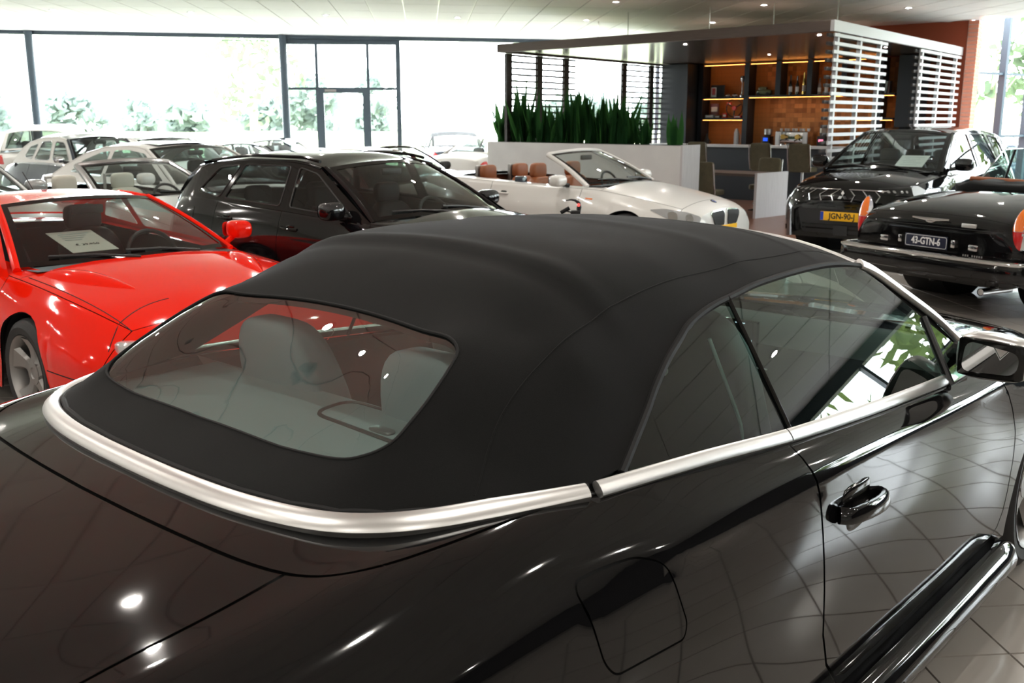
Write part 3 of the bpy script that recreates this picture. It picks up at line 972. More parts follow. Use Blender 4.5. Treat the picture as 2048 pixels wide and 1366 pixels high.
for k, (a, lab) in enumerate(((5.02, 'small silver model car left of the trophy on the upper shelf'), (4.84, 'white model car beside the trophy base'))):
    def b_mc(t, k=k):
        m_ = ('alloy_bright', 'paper_white')[k]
        MB().sellip((0, 0, .03), (.13, .06, .045), .5, .5, 8, 14).build('body', m_, t)
        MB().sellip((0, 0, .055), (.07, .05, .045), .6, .6, 8, 14).build('cabin', 'plastic_gloss', t)
        MB().cyl((-.04, -.032, .015), (-.04, .032, .015), .015).cyl((.04, -.032, .015), (.04, .032, .015), .015).build('wheels', 'tyre', t)
    small('model_car', lab, 'model car', a, 2.19, b_mc)
def b_mini(t):
    mat('olive_paint', (.12, .14, .06), .3, coat=.6)
    MB().sellip((0, 0, .07), (.36, .14, .12), .45, .45, 10, 20).build('body', 'olive_paint', t)
    MB().sellip((-.03, 0, .14), (.19, .12, .11), .5, .5, 10, 20).build('cabin', 'olive_paint', t)
    MB().sellip((-.03, 0, .15), (.195, .10, .06), .4, .4, 8, 16).build('windows', 'plastic_gloss', t)
    for x in (-.11, .11):
        for y in (-.07, .07):
            MB().cyl((x, y - .012, .035), (x, y + .012, .035), .034).build('wheel', 'tyre', t)
small('model_car', 'large olive green model car in the upper middle compartment', 'model car', 4.1, 2.21, b_mini)
def b_helmet(t):
    MB().lathe([(.19, -.015), (.21, 0), (.19, .02)], c=(0, 0, .22), axis='y', n=28).build('rim', 'wood_dark', t)
    for k in range(3):
        an = k * 2.1 + .5
        MB().cyl((0, 0, .22), (.19 * math.cos(an), 0, .22 + .19 * math.sin(an)), .014, n=8).build('spoke', 'leather_dark', t)
    MB().lathe([(.001, -.02), (.05, -.02), (.06, .01)], c=(0, 0, .22), axis='y', n=20).build('hub', 'lamp_red', t)
small('steering_wheel', 'old wooden steering wheel leaning on the middle left shelf', 'steering wheel', 4.84, 1.72, b_helmet)
def b_box(m, d):
    def f(t): MB().rbox(-d[0] / 2, d[0] / 2, -d[1] / 2, d[1] / 2, 0, d[2], .006).build('body', m, t); MB().box(-d[0] * .35, d[0] * .35, -d[1] / 2 - .002, -d[1] / 2, d[2] * .3, d[2] * .7).build('print', 'paper_white', t, smooth=False)
    return f
small('model_box', 'flat grey model box lying on the middle left shelf', 'box', 5.48, 1.72, b_box('trim_grey', (.2, .1, .07)))
small('model_box', 'small dark box beside the grey one on the middle shelf', 'box', 5.26, 1.72, b_box('wood_dark', (.14, .1, .06)))
small('model_box', 'red box right of the dark box on the middle shelf', 'box', 5.07, 1.72, b_box('lamp_red', (.1, .08, .11)))
small('model_box', 'upright dark red box leaning at the back of the middle shelf', 'box', 5.36, 1.79, b_box('maroon_paint', (.22, .04, .26)))
small('model_box', 'low red box beneath the old steering wheel', 'box', 4.72, 1.72, b_box('lamp_red', (.17, .12, .055)))
small('model_box', 'bright pink-red sign above the steering wheel', 'box', 4.98, 2.0, b_box('lamp_red', (.12, .03, .07)))
for k in range(5):
    def b_bk(t, k=k):
        MB().box(-.018, .018, -.09, .09, 0, .24).build('cover', ('cabinet_dark', 'trim_grey', 'ink_black', 'trim_grey', 'maroon_paint')[k], t, smooth=False)
        MB().box(-.014, .014, -.086, .09, .003, .237).build('pages', 'paper', t, smooth=False)
    t = small('book', ['dark book leftmost of the row behind the white screen', 'grey book second of the row behind the white screen', 'black book third of the row behind the white screen', 'grey book fourth of the row behind the white screen', 'dark red book rightmost of the row behind the white screen'][k], 'book', 1.52 - k * .07, 2.21, b_bk)
    t.rotation_euler = (0, .12 * (k < 4), fx)
# espresso machine, grinders, cups on the back counter
CB = BL_ - .36
def b_esp(t):
    MB().rbox(-.36, .36, -.22, .2, .06, .42, .02).build('body', 'chrome', t)
    MB().box(-.38, .38, -.24, .22, 0, .06).build('drip_tray', 'alloy', t, smooth=False)
    for x in (-.16, .16):
        MB().cyl((x, -.30, .30), (x, -.22, .30), .055, n=18).build('group_head', 'gold', t)
        MB().tube([(x, -.3, .24), (x, -.42, .22)], .016).build('handle', 'plastic_black', t)
        MB().sellip((x + .02, -.28, .12), (.16, .12, .11), .8, .8, 8, 14).build('jug', 'chrome', t)
    for x in (-.31, .31):
        MB().rbox(x - .05, x + .05, -.235, -.21, .1, .4, .008).build('side_plate', 'ink_white', t)
    for k in range(8):
        MB().lathe([(.001, 0), (.024, 0), (.036, .055), (.034, .056)], c=(-.3 + k * .085, -.06 + .05 * (k % 2), .42), n=12).build('cup', ('paper', 'paper_white')[k % 2], t)
t = thing('espresso_machine', 'chrome two-group espresso machine with cups on top', 'coffee machine', bar(3.25, CB, 1.02), fx); b_esp(t)
t = thing('coffee_grinder', 'black coffee grinder with clear hopper left of the espresso machine', 'grinder', bar(3.92, CB, 1.02), fx)
MB().rbox(-.09, .09, -.12, .12, 0, .30, .02).build('body', 'plastic_black', t); MB().lathe([(.05, .30), (.085, .34), (.085, .46), (.001, .47)], n=16).build('hopper', 'alloy', t)
MB().box(-.05, .05, -.125, -.12, .2, .27).build('display', mat('screen_blue', (.01, .05, .4), .3, emit=((.02, .1, 1.), 1.2)), t, smooth=False)
t = thing('coffee_grinder', 'dark coffee grinder with small pink display right of the espresso machine', 'grinder', bar(2.6, CB, 1.02), fx)
MB().rbox(-.09, .09, -.12, .12, 0, .32, .02).build('body', 'plastic_black', t); MB().lathe([(.05, .32), (.08, .36), (.08, .5), (.001, .51)], n=16).build('hopper', 'bottle_clear', t)
MB().box(-.05, .05, -.125, -.12, .2, .25).build('display', mat('screen_pink', (.4, .05, .1), .3, emit=((1., .25, .4), 1.5)), t, smooth=False)
t = thing('thermos', 'tall steel thermos jug on the left of the back counter', 'thermos', bar(4.72, CB, 1.02), fx)
MB().lathe([(.001, 0), (.055, 0), (.055, .38), (.04, .42), (.03, .46), (.001, .47)], n=18).build('body', 'slat_white', t); MB().tube([(.055, 0, .36), (.1, 0, .32), (.1, 0, .16), (.055, 0, .12)], .008).build('handle', 'alloy', t)
t = thing('thermos', 'dark vacuum flask in the corner beside the tall cabinet', 'thermos', bar(5.5, CB, 1.02), fx)
MB().lathe([(.001, 0), (.06, 0), (.06, .2), (.03, .26), (.03, .34), (.001, .345)], n=18).build('body', 'trim_dark', t); MB().tube([(.06, 0, .2), (.1, 0, .16), (.06, 0, .08)], .008).build('handle', 'plastic_black', t)
# ================================================================ THE NEAR BLACK CONVERTIBLE
def cardinal(xs):
    """natural cubic spline as weights on the knots"""
    xs = np.asarray(xs, float); n = len(xs); h = np.diff(xs)
    A = np.zeros((n, n)); B = np.zeros((n, n)); A[0, 0] = A[-1, -1] = 1
    for i in range(1, n - 1):
        A[i, i - 1] = h[i - 1]; A[i, i] = 2 * (h[i - 1] + h[i]); A[i, i + 1] = h[i]
        B[i, i - 1] = 6 / h[i - 1]; B[i, i] = -6 / h[i - 1] - 6 / h[i]; B[i, i + 1] = 6 / h[i]
    K = np.linalg.solve(A, B)
    I = np.eye(n)
    def f(x):
        x = np.clip(np.asarray(x, float), xs[0], xs[-1])
        i = np.clip(np.searchsorted(xs, x, side='right') - 1, 0, n - 2)
        a = (xs[i + 1] - x) / h[i]; b = 1 - a
        hh = h[i] ** 2 / 6
        return a[..., None] * I[i] + b[..., None] * I[i + 1] + ((a ** 3 - a) * hh)[..., None] * K[i] + ((b ** 3 - b) * hh)[..., None] * K[i + 1]
    return f

mc = thing('convertible_car', 'black convertible with closed black soft top filling the foreground', 'car', (.643, 3.081, 0), R(43.0))
ST = [  # x, centre z, then shoulder A, B, crease C D, lower side E F G H
 (-2.32, .900, (.62, .880), (.70, .84), (.735, .765), (.742, .750), (.755, .65), (.75, .50), (.73, .35), (.70, .24)),
 (-2.12, .948, (.68, .925), (.755, .888), (.825, .805), (.832, .788), (.85, .66), (.85, .50), (.835, .35), (.81, .24)),
 (-1.86, .980, (.725, .953), (.798, .920), (.868, .840), (.876, .820), (.895, .68), (.895, .50), (.885, .35), (.87, .24)),
 (-1.60, 1.003, (.752, .984), (.822, .948), (.888, .862), (.896, .842), (.915, .70), (.918, .52), (.91, .35), (.90, .24)),
 (-1.35, 1.012, (.775, .998), (.838, .960), (.898, .872), (.906, .850), (.925, .71), (.928, .53), (.92, .35), (.91, .24)),
 (-1.10, 1.010, (.800, .998), (.884, .922), (.906, .868), (.913, .848), (.930, .71), (.930, .53), (.92, .35), (.91, .23)),
 (-.80, .990, (.826, .974), (.894, .908), (.912, .860), (.918, .845), (.931, .71), (.930, .53), (.92, .35), (.905, .22)),
 (-.50, .970, (.843, .952), (.901, .898), (.917, .854), (.921, .843), (.931, .71), (.930, .53), (.92, .35), (.905, .22)),
 (.00, .945, (.853, .918), (.905, .880), (.920, .850), (.924, .839), (.932, .71), (.930, .53), (.92, .35), (.905, .22)),
 (.50, .935, (.848, .888), (.905, .858), (.921, .832), (.925, .820), (.934, .70), (.932, .53), (.922, .35), (.907, .22)),
 (.90, .945, (.822, .874), (.893, .845), (.916, .812), (.921, .800), (.937, .68), (.935, .52), (.925, .35), (.91, .22)),
 (1.376, .922, (.768, .862), (.833, .836), (.904, .790), (.911, .776), (.934, .66), (.935, .50), (.93, .35), (.915, .22)),
 (1.80, .866, (.700, .812), (.768, .786), (.842, .738), (.850, .722), (.868, .62), (.87, .48), (.865, .35), (.85, .22)),
 (2.12, .780, (.585, .735), (.640, .705), (.700, .662), (.708, .650), (.725, .56), (.73, .45), (.725, .34), (.71, .23)),
 (2.28, .690, (.43, .655), (.47, .63), (.51, .59), (.515, .58), (.525, .50), (.53, .42), (.525, .33), (.51, .25))]
sx = [s[0] for s in ST]
T_ = []
for s in ST:
    A = np.array(s[2]); zc_ = s[1]; dz = zc_ - A[1]
    T_.append([(0, zc_), (A[0] * .35, zc_ - .08 * dz), (A[0] * .65, zc_ - .30 * dz), (A[0] * .86, zc_ - .62 * dz)] + [tuple(p) for p in s[2:]])
T_ = np.array(T_)                                   # stations x 12 x 2
UK = np.array([0, .30, .55, .73, .85, .915, .990, 1.003, 1.13, 1.31, 1.49, 1.62])
cardx = cardinal(sx)
c1 = cardinal(UK[:7]); c2 = cardinal(UK[7:])
def wts(u):
    u = np.asarray(u, float)
    w = np.zeros(u.shape + (12,))
    a = np.clip(u, 0, UK[6]); b = np.clip(u, UK[7], UK[11])
    w1 = c1(a); w2 = c2(b)
    t = np.clip((u - UK[6]) / (UK[7] - UK[6]), 0, 1)[..., None]
    w[..., :7] = w1 * (1 - t); w[..., 7:] = w2 * t
    return w
def surf(x, us):
    x = np.asarray(x, float); us = np.asarray(us, float)
    cx = cardx(x); cu = wts(np.abs(us))
    yz = np.einsum('...j,...k,jkc->...c', cx, cu, T_)
    return np.stack([x, np.sign(us) * yz[..., 0], yz[..., 1]], -1)
def surf_n(x, us):
    e = 2e-3
    du = surf(x, us + e) - surf(x, us - e); dx = surf(x + e, us) - surf(x - e, us)
    n = np.cross(dx, du); n /= np.linalg.norm(n, axis=-1, keepdims=True)
    c = surf(x, us); out = np.sign((n * np.stack([0 * x, c[..., 1], c[..., 2] - .5], -1)).sum(-1))[..., None]
    return n * np.where(out == 0, 1, out)
uu = np.linspace(0, 1.62, 325)
def u_y(x, y):                                       # on the upper surfaces
    s_ = surf(np.full_like(uu, x), uu); k = uu < .95
    return float(np.interp(abs(y), s_[k, 1], uu[k])) * (1 if y >= 0 else -1)
def u_z(x, z, sgn=-1):                               # on the flanks
    s_ = surf(np.full_like(uu, x), uu); k = uu > .78
    return float(np.interp(-z, -s_[k, 2], uu[k])) * sgn
def top_path(pts): return [(x, u_y(x, y)) for x, y in pts]
def side_path(pts, sgn=-1): return [(x, u_z(x, z, sgn)) for x, z in pts]
def panel(name, poly, m='black_paint', parent=mc, d=.035, holes=(), off=0., flip_check=True):
    V, F = cdt(poly, holes, d)
    P = surf(V[:, 0], V[:, 1]); N = surf_n(V[:, 0], V[:, 1])
    P = P + N * off
    fn = np.cross(P[F[:, 1]] - P[F[:, 0]], P[F[:, 2]] - P[F[:, 0]])
    bad = (fn * N[F[:, 0]]).sum(1) < 0
    F = np.where(bad[:, None], F[:, ::-1], F)
    o = mesh(name, P, F, m, parent, normals=N)
    return o
def mir(path): return [(x, -u) for x, u in path]
def shrink(poly, d):
    """pull a 2-D outline inwards by d"""
    P = np.asarray(poly, float); n = len(P)
    ar = .5 * np.sum(P[:, 0] * np.roll(P[:, 1], -1) - np.roll(P[:, 0], -1) * P[:, 1])
    t = np.roll(P, -1, 0) - np.roll(P, 1, 0); t /= np.maximum(np.linalg.norm(t, axis=1, keepdims=True), 1e-9)
    nn = np.stack([-t[:, 1], t[:, 0]], 1) * (1 if ar > 0 else -1)
    return P + nn * d

lid = [(-1.795, 0), (-1.79, .2), (-1.78, .38), (-1.765, .50), (-1.735, .60), (-1.69, .66), (-1.62, .70), (-1.52, .725), (-1.40, .742), (-1.28, .762), (-1.20, .784)]
trimc = [(-1.20, .785), (-1.30, .745), (-1.39, .706), (-1.485, .663), (-1.555, .612), (-1.61, .54), (-1.645, .44), (-1.668, .31), (-1.678, .15), (-1.68, 0)]
lid_s = [tuple(p) for p in spline(lid, 4)]
tr_s = [tuple(p) for p in spline(trimc, 4)]
G = .0042
lid_r = top_path([(x, -y) for x, y in lid_s])         # right half, centre -> front
lid_l = top_path(lid_s)
tr_r = top_path([(x + .012, -y * .985) for x, y in tr_s]); tr_l = top_path([(x + .012, y * .985) for x, y in tr_s])
# deck lid over the folded roof box
deck_poly = lid_r[::-1] + lid_l[1:] + tr_l + tr_r[::-1][1:]
deck = panel('tonneau_lid', shrink(deck_poly, G))
# boot lid
bl_edge = [(-1.745, -.585), (-1.85, -.590), (-2.0, -.590), (-2.15, -.585), (-2.25, -.57)]
k_lid = [p for p in lid_r if abs(surf(*map(np.array, p))[1]) < .583]
boot_poly = k_lid[::-1] + [(x, -u) for x, u in k_lid][1:] + top_path([(x, -y) for x, y in bl_edge]) + [(-2.318, u_y(-2.318, .45)), (-2.318, 0), (-2.318, u_y(-2.318, -.45))] + top_path(bl_edge)[::-1]
panel('boot_lid', shrink(boot_poly, G))
# flanks
drx = [(-.553, .955), (-.545, .90), (-.540, .845), (-.532, .78), (-.522, .70), (-.505, .60), (-.485, .48), (-.44, .38), (-.37, .31), (-.30, .285)]
dfx = [(.80, .879), (.84, .82), (.895, .74), (.93, .65), (.948, .54), (.945, .43), (.935, .36), (.91, .31), (.87, .285)]
fu = [(-1.375, .905), (-1.365, .922), (-1.205, .917), (-1.150, .893), (-1.125, .85), (-1.094, .756), (-1.108, .728), (-1.317, .742), (-1.345, .775)]
WR = .342
def arch(xc, r, a0, a1, n=22): return [(xc + r * math.cos(t), .335 + r * math.sin(t)) for t in np.linspace(a0, a1, n)]
for sg in (-1, 1):
    def tp(p): return top_path([(x, y * sg) for x, y in p])
    def sp_(p): return side_path(p, sg)
    door_poly = sp_(drx) + sp_([(-.1, .28), (.4, .28)]) + sp_(dfx)[::-1] + [(x, sg * UK[4]) for x in (.5, .2, -.1, -.35)]
    panel('door', shrink(door_poly, G))
    hole = []
    if sg < 0:
        hole = [round_poly([(x, u_z(x, z, sg)) for x, z in fu], .03)]
    lidq = [(x, abs(u) * sg) for x, u in lid_l]
    lq = [p for p in lidq if abs(surf(np.array(p[0]), np.array(p[1]))[1]) >= .583]
    quarter = ([(-.60, sg * UK[4]), (-.8, sg * UK[4]), (-1.0, sg * UK[4]), (-1.19, sg * UK[4])] + lq[::-1] + tp([(x, abs(y)) for x, y in bl_edge])
               + [(-2.3, sg * .9), (-2.3, sg * 1.2), (-2.3, sg * 1.61), (-2.0, sg * 1.615), (-1.78, sg * 1.615)] + sp_(arch(-1.376, .372, R(195), R(-15)))
               + [(-.95, sg * 1.615), (-.6, sg * 1.615)] + sp_([(-.32, .23), (-.32, .27)]) + sp_(drx)[::-1][1:])
    panel('rear_wing', shrink(quarter, G), holes=[h for h in hole])
    if hole:
        panel('fuel_flap', shrink(hole[0], .004), d=.025)
    fend = ([(.86, sg * UK[4])] + sp_(dfx)[0:] + sp_([(.95, .24)]) + sp_(arch(1.376, .372, R(195), R(-15)))
            + [(1.8, sg * 1.6), (2.0, sg * 1.6), (2.0, sg * 1.2), (2.0, sg * .97), (1.9, sg * .85), (1.6, sg * .80), (1.3, sg * .775), (1.05, sg * .765)])
    panel('front_wing', shrink(fend, G))
hood = [(2.02, u) for u in np.linspace(-.86, .86, 15)] + [(1.9, .84), (1.6, .79), (1.3, .765), (1.04, .755)] + [(1.04 + .11 * (1 - (q / .755) ** 2), q) for q in np.linspace(.6, -.6, 9)] + [(1.04, -.755), (1.3, -.765), (1.6, -.79), (1.9, -.84)]
panel('bonnet', shrink(hood, G))
panel('front_bumper', [(2.0, u) for u in np.linspace(-1.6, 1.6, 25)][0:0] + [(2.024, -1.6), (2.024, 1.6), (2.27, 1.58), (2.27, -1.58)])
# dark shell that shows in the panel gaps
nx_, nu_ = 70, 50
def shell(us, xs, name, off, m='gap'):
    X, Uq = np.meshgrid(xs, us, indexing='ij')
    P = surf(X, Uq) + surf_n(X, Uq) * off
    return MB().grid([[tuple(q) for q in row] for row in P])
mbs = MB()
for sg in (-1, 1):
    s1 = shell(np.linspace(.80, 1.0, 14) * sg, np.linspace(-1.22, 1.03, 50), '', -.012); mbs.add(s1.v, s1.f)
    for (xa, xb) in ((-.96, .95),):
        s1 = shell(np.linspace(1.0, 1.61, 14) * sg, np.linspace(xa, xb, 50), '', -.012); mbs.add(s1.v, s1.f)
    s1 = shell(np.linspace(1.0, 1.30, 8) * sg, np.linspace(-1.9, -.96, 20), '', -.012); mbs.add(s1.v, s1.f)
s1 = shell(np.linspace(-1.0, 1.0, 40), np.linspace(-2.3, -1.62, 24), '', -.012); mbs.add(s1.v, s1.f)
for sg in (-1, 1):
    s1 = shell(np.linspace(.62, 1.0, 20) * sg, np.linspace(-1.62, -1.2, 14), '', -.012); mbs.add(s1.v, s1.f)
s1 = shell(np.linspace(-1.0, 1.0, 40), np.linspace(1.16, 2.1, 24), '', -.012); mbs.add(s1.v, s1.f)
mbs.build('inner_shell', 'gap', mc)
# tail panel and bumper, nose end
for (x, nm) in ((-2.31, 'rear_bumper'), (2.272, 'nose_panel')):
    us = np.linspace(-1.6, 1.6, 40); P = surf(np.full(40, x), us); c = P.mean(0)
    rings = [P, c + (P - c) * .9 + np.array([-.05 if x < 0 else .03, 0, 0]), c + (P - c) * .5 + np.array([-.065 if x < 0 else .045, 0, 0]), np.tile(c + np.array([-.065 if x < 0 else .045, 0, 0]), (40, 1))]
    MB().grid([[tuple(q) for q in r_] for r_ in rings], close_v=True).build(nm, 'black_paint', mc)
for sg in (-1, 1):
    MB().sellip((-2.30, sg * .56, .78), (.12, .30, .14), .5, .5, 8, 16).build('tail_lamp', 'lamp_red', mc)
    MB().sellip((2.10, sg * .56, .64), (.16, .30, .13), .5, .5, 8, 16).build('headlamp', 'lamp_clear', mc)
MB().box(-2.40, -2.385, -.26, .26, .58, .69).build('number_plate', 'plate_yellow', mc, smooth=False)
# side skirt
for sg in (-1, 1):
    path = [(x, sg * .935, .205 - .01 * math.cos(x * 1.5)) for x in np.linspace(-.93, 1.0, 24)]
    MB().tube(path, [.035] + [.062] * 22 + [.03], n=14).build('side_skirt', 'black_paint', mc)
# ---- belt mouldings
bx = np.array([.73, .5, .2, -.1, -.545])
def belt_pt(x):
    y = np.interp(x, [-1.2, -.9, -.5, 0, .5, .75], [.785, .813, .840, .849, .843, .828]); z = np.interp(x, [-1.2, -.9, -.5, 0, .5, .75], [1.014, .999, .968, .934, .903, .890])
    return y, z
bsy = pchip([-1.2, -.9, -.5, 0, .5, .78], [.785, .813, .840, .849, .843, .826]); bsz = pchip([-1.2, -.9, -.5, 0, .5, .78], [1.014, .999, .968, .934, .903, .889])
for sg in (-1, 1):
    for xa, xb in ((.78, -.547), (-.552, -1.196)):
        xs = np.linspace(xa, xb, 26)
        strip([(x, sg * float(bsy(x)), float(bsz(x))) for x in xs], [(0, sg * .75, .66)] * 26, .034, .009).build('belt_moulding', 'satin_alu', mc)
zt_ = pchip([0, .3, .6, 1.0], [1.014, 1.012, 1.008, 1.006])
full = [(x, y) for x, y in spline(trimc, 6)]
full = full + [(x, -y) for x, y in full[::-1][1:]]
pts = []; nr = []
for i, (x, y) in enumerate(full):
    t = abs(i / (len(full) - 1) * 2 - 1)
    pts.append((x - .004, y, float(zt_(1 - t)) - .001))
    a = np.array(full[min(i + 1, len(full) - 1)]) - np.array(full[max(i - 1, 0)]); a /= np.linalg.norm(a)
    o_ = np.array([a[1], -a[0]]); o_ = o_ if o_ @ np.array([x + 1.1, y]) > 0 else -o_
    nr.append((o_[0] * .55, o_[1] * .55, .83))
wd = [.034 + .010 * min(1, min(i, len(full) - 1 - i) / 12) for i in range(len(full))]
strip(pts[1:-1], nr[1:-1], wd[1:-1], .014).build('rear_moulding', 'satin_alu', mc)

# ---- soft top
cp = [(.41, 0, 1.318), (.2, 0, 1.352), (0, 0, 1.376), (-.3, 0, 1.392), (-.6, 0, 1.395), (-.8, 0, 1.387), (-.95, 0, 1.362), (-1.05, 0, 1.326), (-1.18, 0, 1.264), (-1.36, 0, 1.166), (-1.535, 0, 1.068), (-1.66, 0, 1.020)]
hp = [(.38, .25, 1.312), (.33, .45, 1.292), (.28, .60, 1.263), (.05, .3, 1.362), (-.3, .3, 1.380), (-.6, .3, 1.383), (-.8, .3, 1.374), (-.95, .3, 1.347), (-1.05, .3, 1.312),
      (.1, .5, 1.322), (-.3, .5, 1.342), (-.6, .5, 1.343), (-.8, .5, 1.330), (-.95, .5, 1.295), (-1.08, .5, 1.25),
      (-1.22, .58, 1.165), (-1.36, .58, 1.10), (-1.05, .62, 1.205),
      (-1.533, .28, 1.067), (-1.515, .426, 1.076), (-1.486, .50, 1.090), (-1.40, .502, 1.138), (-1.326, .490, 1.178), (-1.25, .468, 1.218), (-1.215, .425, 1.243), (-1.205, .34, 1.248), (-1.188, .18, 1.258), (-1.36, .25, 1.164)]
rail = [(.285, .622, 1.258), (.17, .616, 1.274), (.05, .612, 1.283), (-.13, .612, 1.284), (-.33, .616, 1.278), (-.45, .623, 1.267), (-.57, .630, 1.255), (-.68, .643, 1.234), (-.75, .659, 1.208), (-.825, .678, 1.178), (-.90, .701, 1.141), (-.96, .722, 1.106), (-1.04, .748, 1.063), (-1.112, .772, 1.026)]
base = [(-1.2, .765, 1.018), (-1.30, .724, 1.020), (-1.39, .688, 1.021), (-1.475, .645, 1.021), (-1.54, .596, 1.021), (-1.59, .528, 1.021), (-1.624, .432, 1.021), (-1.646, .305, 1.021), (-1.657, .15, 1.021)]
ctl = cp + [q for p in hp + rail + base for q in (p, (p[0], -p[1], p[2]))]
ctl = np.array(ctl)
hz_ = tps(ctl[:, :2], ctl[:, 2], 2e-4)
def roofz(x, y):
    z = hz_(x, y)
    w = np.clip(1.15 - (np.abs(y) / .62) ** 4, 0, 1)
    z = z + .0075 * w * np.exp(-((x + .86 + .05 * y * y) / .035) ** 2) - .004 * w * np.exp(-((x + .92 + .05 * y * y) / .03) ** 2)
    z = z + .004 * w * np.exp(-((x + .30) / .05) ** 2) + .0035 * w * np.exp(-((x - .06) / .02) ** 2) + .003 * w * np.exp(-((x - .17) / .02) ** 2)
    z = z + .0022 * np.exp(-((x + 1.02 + .12 * np.abs(y)) / .05) ** 2) * np.sin(9 * np.abs(y))
    return z
hdr_c = [(.41 - .13 * (y / .62) ** 2, y) for y in np.linspace(.615, -.615, 17)]
out_l = [(p[0], p[1]) for p in rail] + [(p[0], p[1]) for p in base]
outer = hdr_c[::-1][0:0] + [(x, -y) for x, y in out_l[::-1]][0:0]
outer = [(x, y) for x, y in hdr_c] + [(x, -y) for x, y in out_l] + [(-1.659, 0)] + [(x, y) for x, y in out_l[::-1]]
win = [(-1.535, 0), (-1.533, .28), (-1.518, .43), (-1.495, .485), (-1.455, .510), (-1.40, .508), (-1.326, .494), (-1.25, .470), (-1.222, .450), (-1.207, .41), (-1.202, .34), (-1.188, .18), (-1.183, 0)]
win = win + [(x, -y) for x, y in win[::-1][1:-1]]
win = [tuple(p) for p in spline(win, 4, closed=True)]
def hpanel(name, poly, holes, m, d, dz, parent=mc):
    V, F = cdt(poly, holes, d)
    z = roofz(V[:, 0], V[:, 1]) + dz; e = 1e-3
    nx = -(roofz(V[:, 0] + e, V[:, 1]) - roofz(V[:, 0] - e, V[:, 1])) / (2 * e); ny = -(roofz(V[:, 0], V[:, 1] + e) - roofz(V[:, 0], V[:, 1] - e)) / (2 * e)
    N = np.stack([nx, ny, np.ones(len(V))], -1); N /= np.linalg.norm(N, axis=1, keepdims=True)
    P = np.column_stack([V, z])
    fn = np.cross(P[F[:, 1]] - P[F[:, 0]], P[F[:, 2]] - P[F[:, 0]])
    F = np.where((fn[:, 2] < 0)[:, None], F[:, ::-1], F)
    return mesh(name, P, F, m, parent, normals=N)
top_o = hpanel('soft_top', outer, [win], 'fabric_top', .022, 0.)
hpanel('roof_lining', shrink(outer, .012), [win], 'trim_dark', .06, -.022)
glass('rear_glass', (.62, .71, .69), .20)
hpanel('rear_window', shrink(win, -.006), [], 'rear_glass', .03, -.004)
wl_ = [(x, y, float(roofz(np.array([x]), np.array([y]))[0]) - .001) for x, y in win]
MB().tube(wl_, .0035, n=8, closed=True).build('window_seal', 'rubber', top_o)
ol = [(x, y, float(roofz(np.array([x]), np.array([y]))[0]) - .004) for x, y in densify([(p[0], -p[1]) for p in base[::-1]][::-1] + [(-1.659, 0)] + [(p[0], p[1]) for p in base[::-1]], .04, closed=False)]
MB().tube(ol, .008, n=8).build('hem', 'rubber', top_o)
for sg in (-1, 1):
    rp = [(p[0], sg * (p[1] + .006), p[2] - .006) for p in spline(rail, 4)]
    MB().tube(rp, .009, n=8).build('roof_seal', 'rubber', top_o)
    # stitched seams
    sm = [(x, sg * y) for x, y in spline([(-1.40, .668), (-1.25, .60), (-1.0, .57), (-.7, .555), (-.2, .55), (.3, .54)], 8)]
    MB().tube([(x, y, float(roofz(np.array([x]), np.array([y]))[0]) - .0006) for x, y in sm], .0022, n=6).build('seam', 'fabric_top', top_o)
# header and pillars of the windscreen
hd = [(x + .012, y, float(hz_(np.array([x]), np.array([y]))[0]) - .004) for x, y in hdr_c]
strip(hd, [(.3, 0, 1)] * len(hd), .03, .009).build('header_moulding', 'satin_alu', mc)
for sg in (-1, 1):
    ap = spline([(.285, sg * .626, 1.258), (.36, sg * .648, 1.226), (.49, sg * .700, 1.145), (.61, sg * .748, 1.068), (.71, sg * .796, .985), (.80, sg * .830, .925)], 6)
    strip(ap, [(.35, sg * .75, .6)] * len(ap), .036, .012).build('pillar_moulding', 'satin_alu', mc)
    MB().tube([(p[0] - .012, p[1] * .97, p[2] - .02) for p in ap], .020, n=8).build('a_pillar', 'plastic_black', mc)
def gy(z): return .812 - .62 * (z - .965)
def side_glass(name, poly, m='car_glass_green', d=.06):
    for sg in (-1, 1):
        V, F = cdt(poly, (), d)
        mesh(name, [(x, sg * gy(z), z) for x, z in V], F, m, mc, smooth=False)
q_poly = [(-1.105, 1.008), (-1.04, 1.055), (-.96, 1.100), (-.9, 1.136), (-.825, 1.173), (-.75, 1.203), (-.68, 1.229), (-.57, 1.250), (-.497, 1.259), (-.497, .955), (-.8, .975)]
side_glass('quarter_glass', q_poly)
d_poly = [(-.487, .952), (-.485, 1.260), (-.45, 1.264), (-.33, 1.275), (-.13, 1.281), (.05, 1.280), (.17, 1.271), (.27, 1.248), (.36, 1.194), (.51, 1.08), (.474, .895), (.2, .905)]
side_glass('door_glass', d_poly)
side_glass('corner_glass', [(.53, 1.066), (.485, .89), (.70, .90), (.69, .955)])
for sg in (-1, 1):
    MB().tube([(-.491, sg * (gy(z) + .004), z) for z in np.linspace(.958, 1.262, 8)], .006, n=8).build('glass_edge', 'plastic_gloss', mc)
    MB().tube([(.478 + (z - .89) * .23, sg * (gy(z) + .002), z) for z in np.linspace(.89, 1.078, 8)], .011, n=8).build('door_glass_post', 'plastic_black', mc)
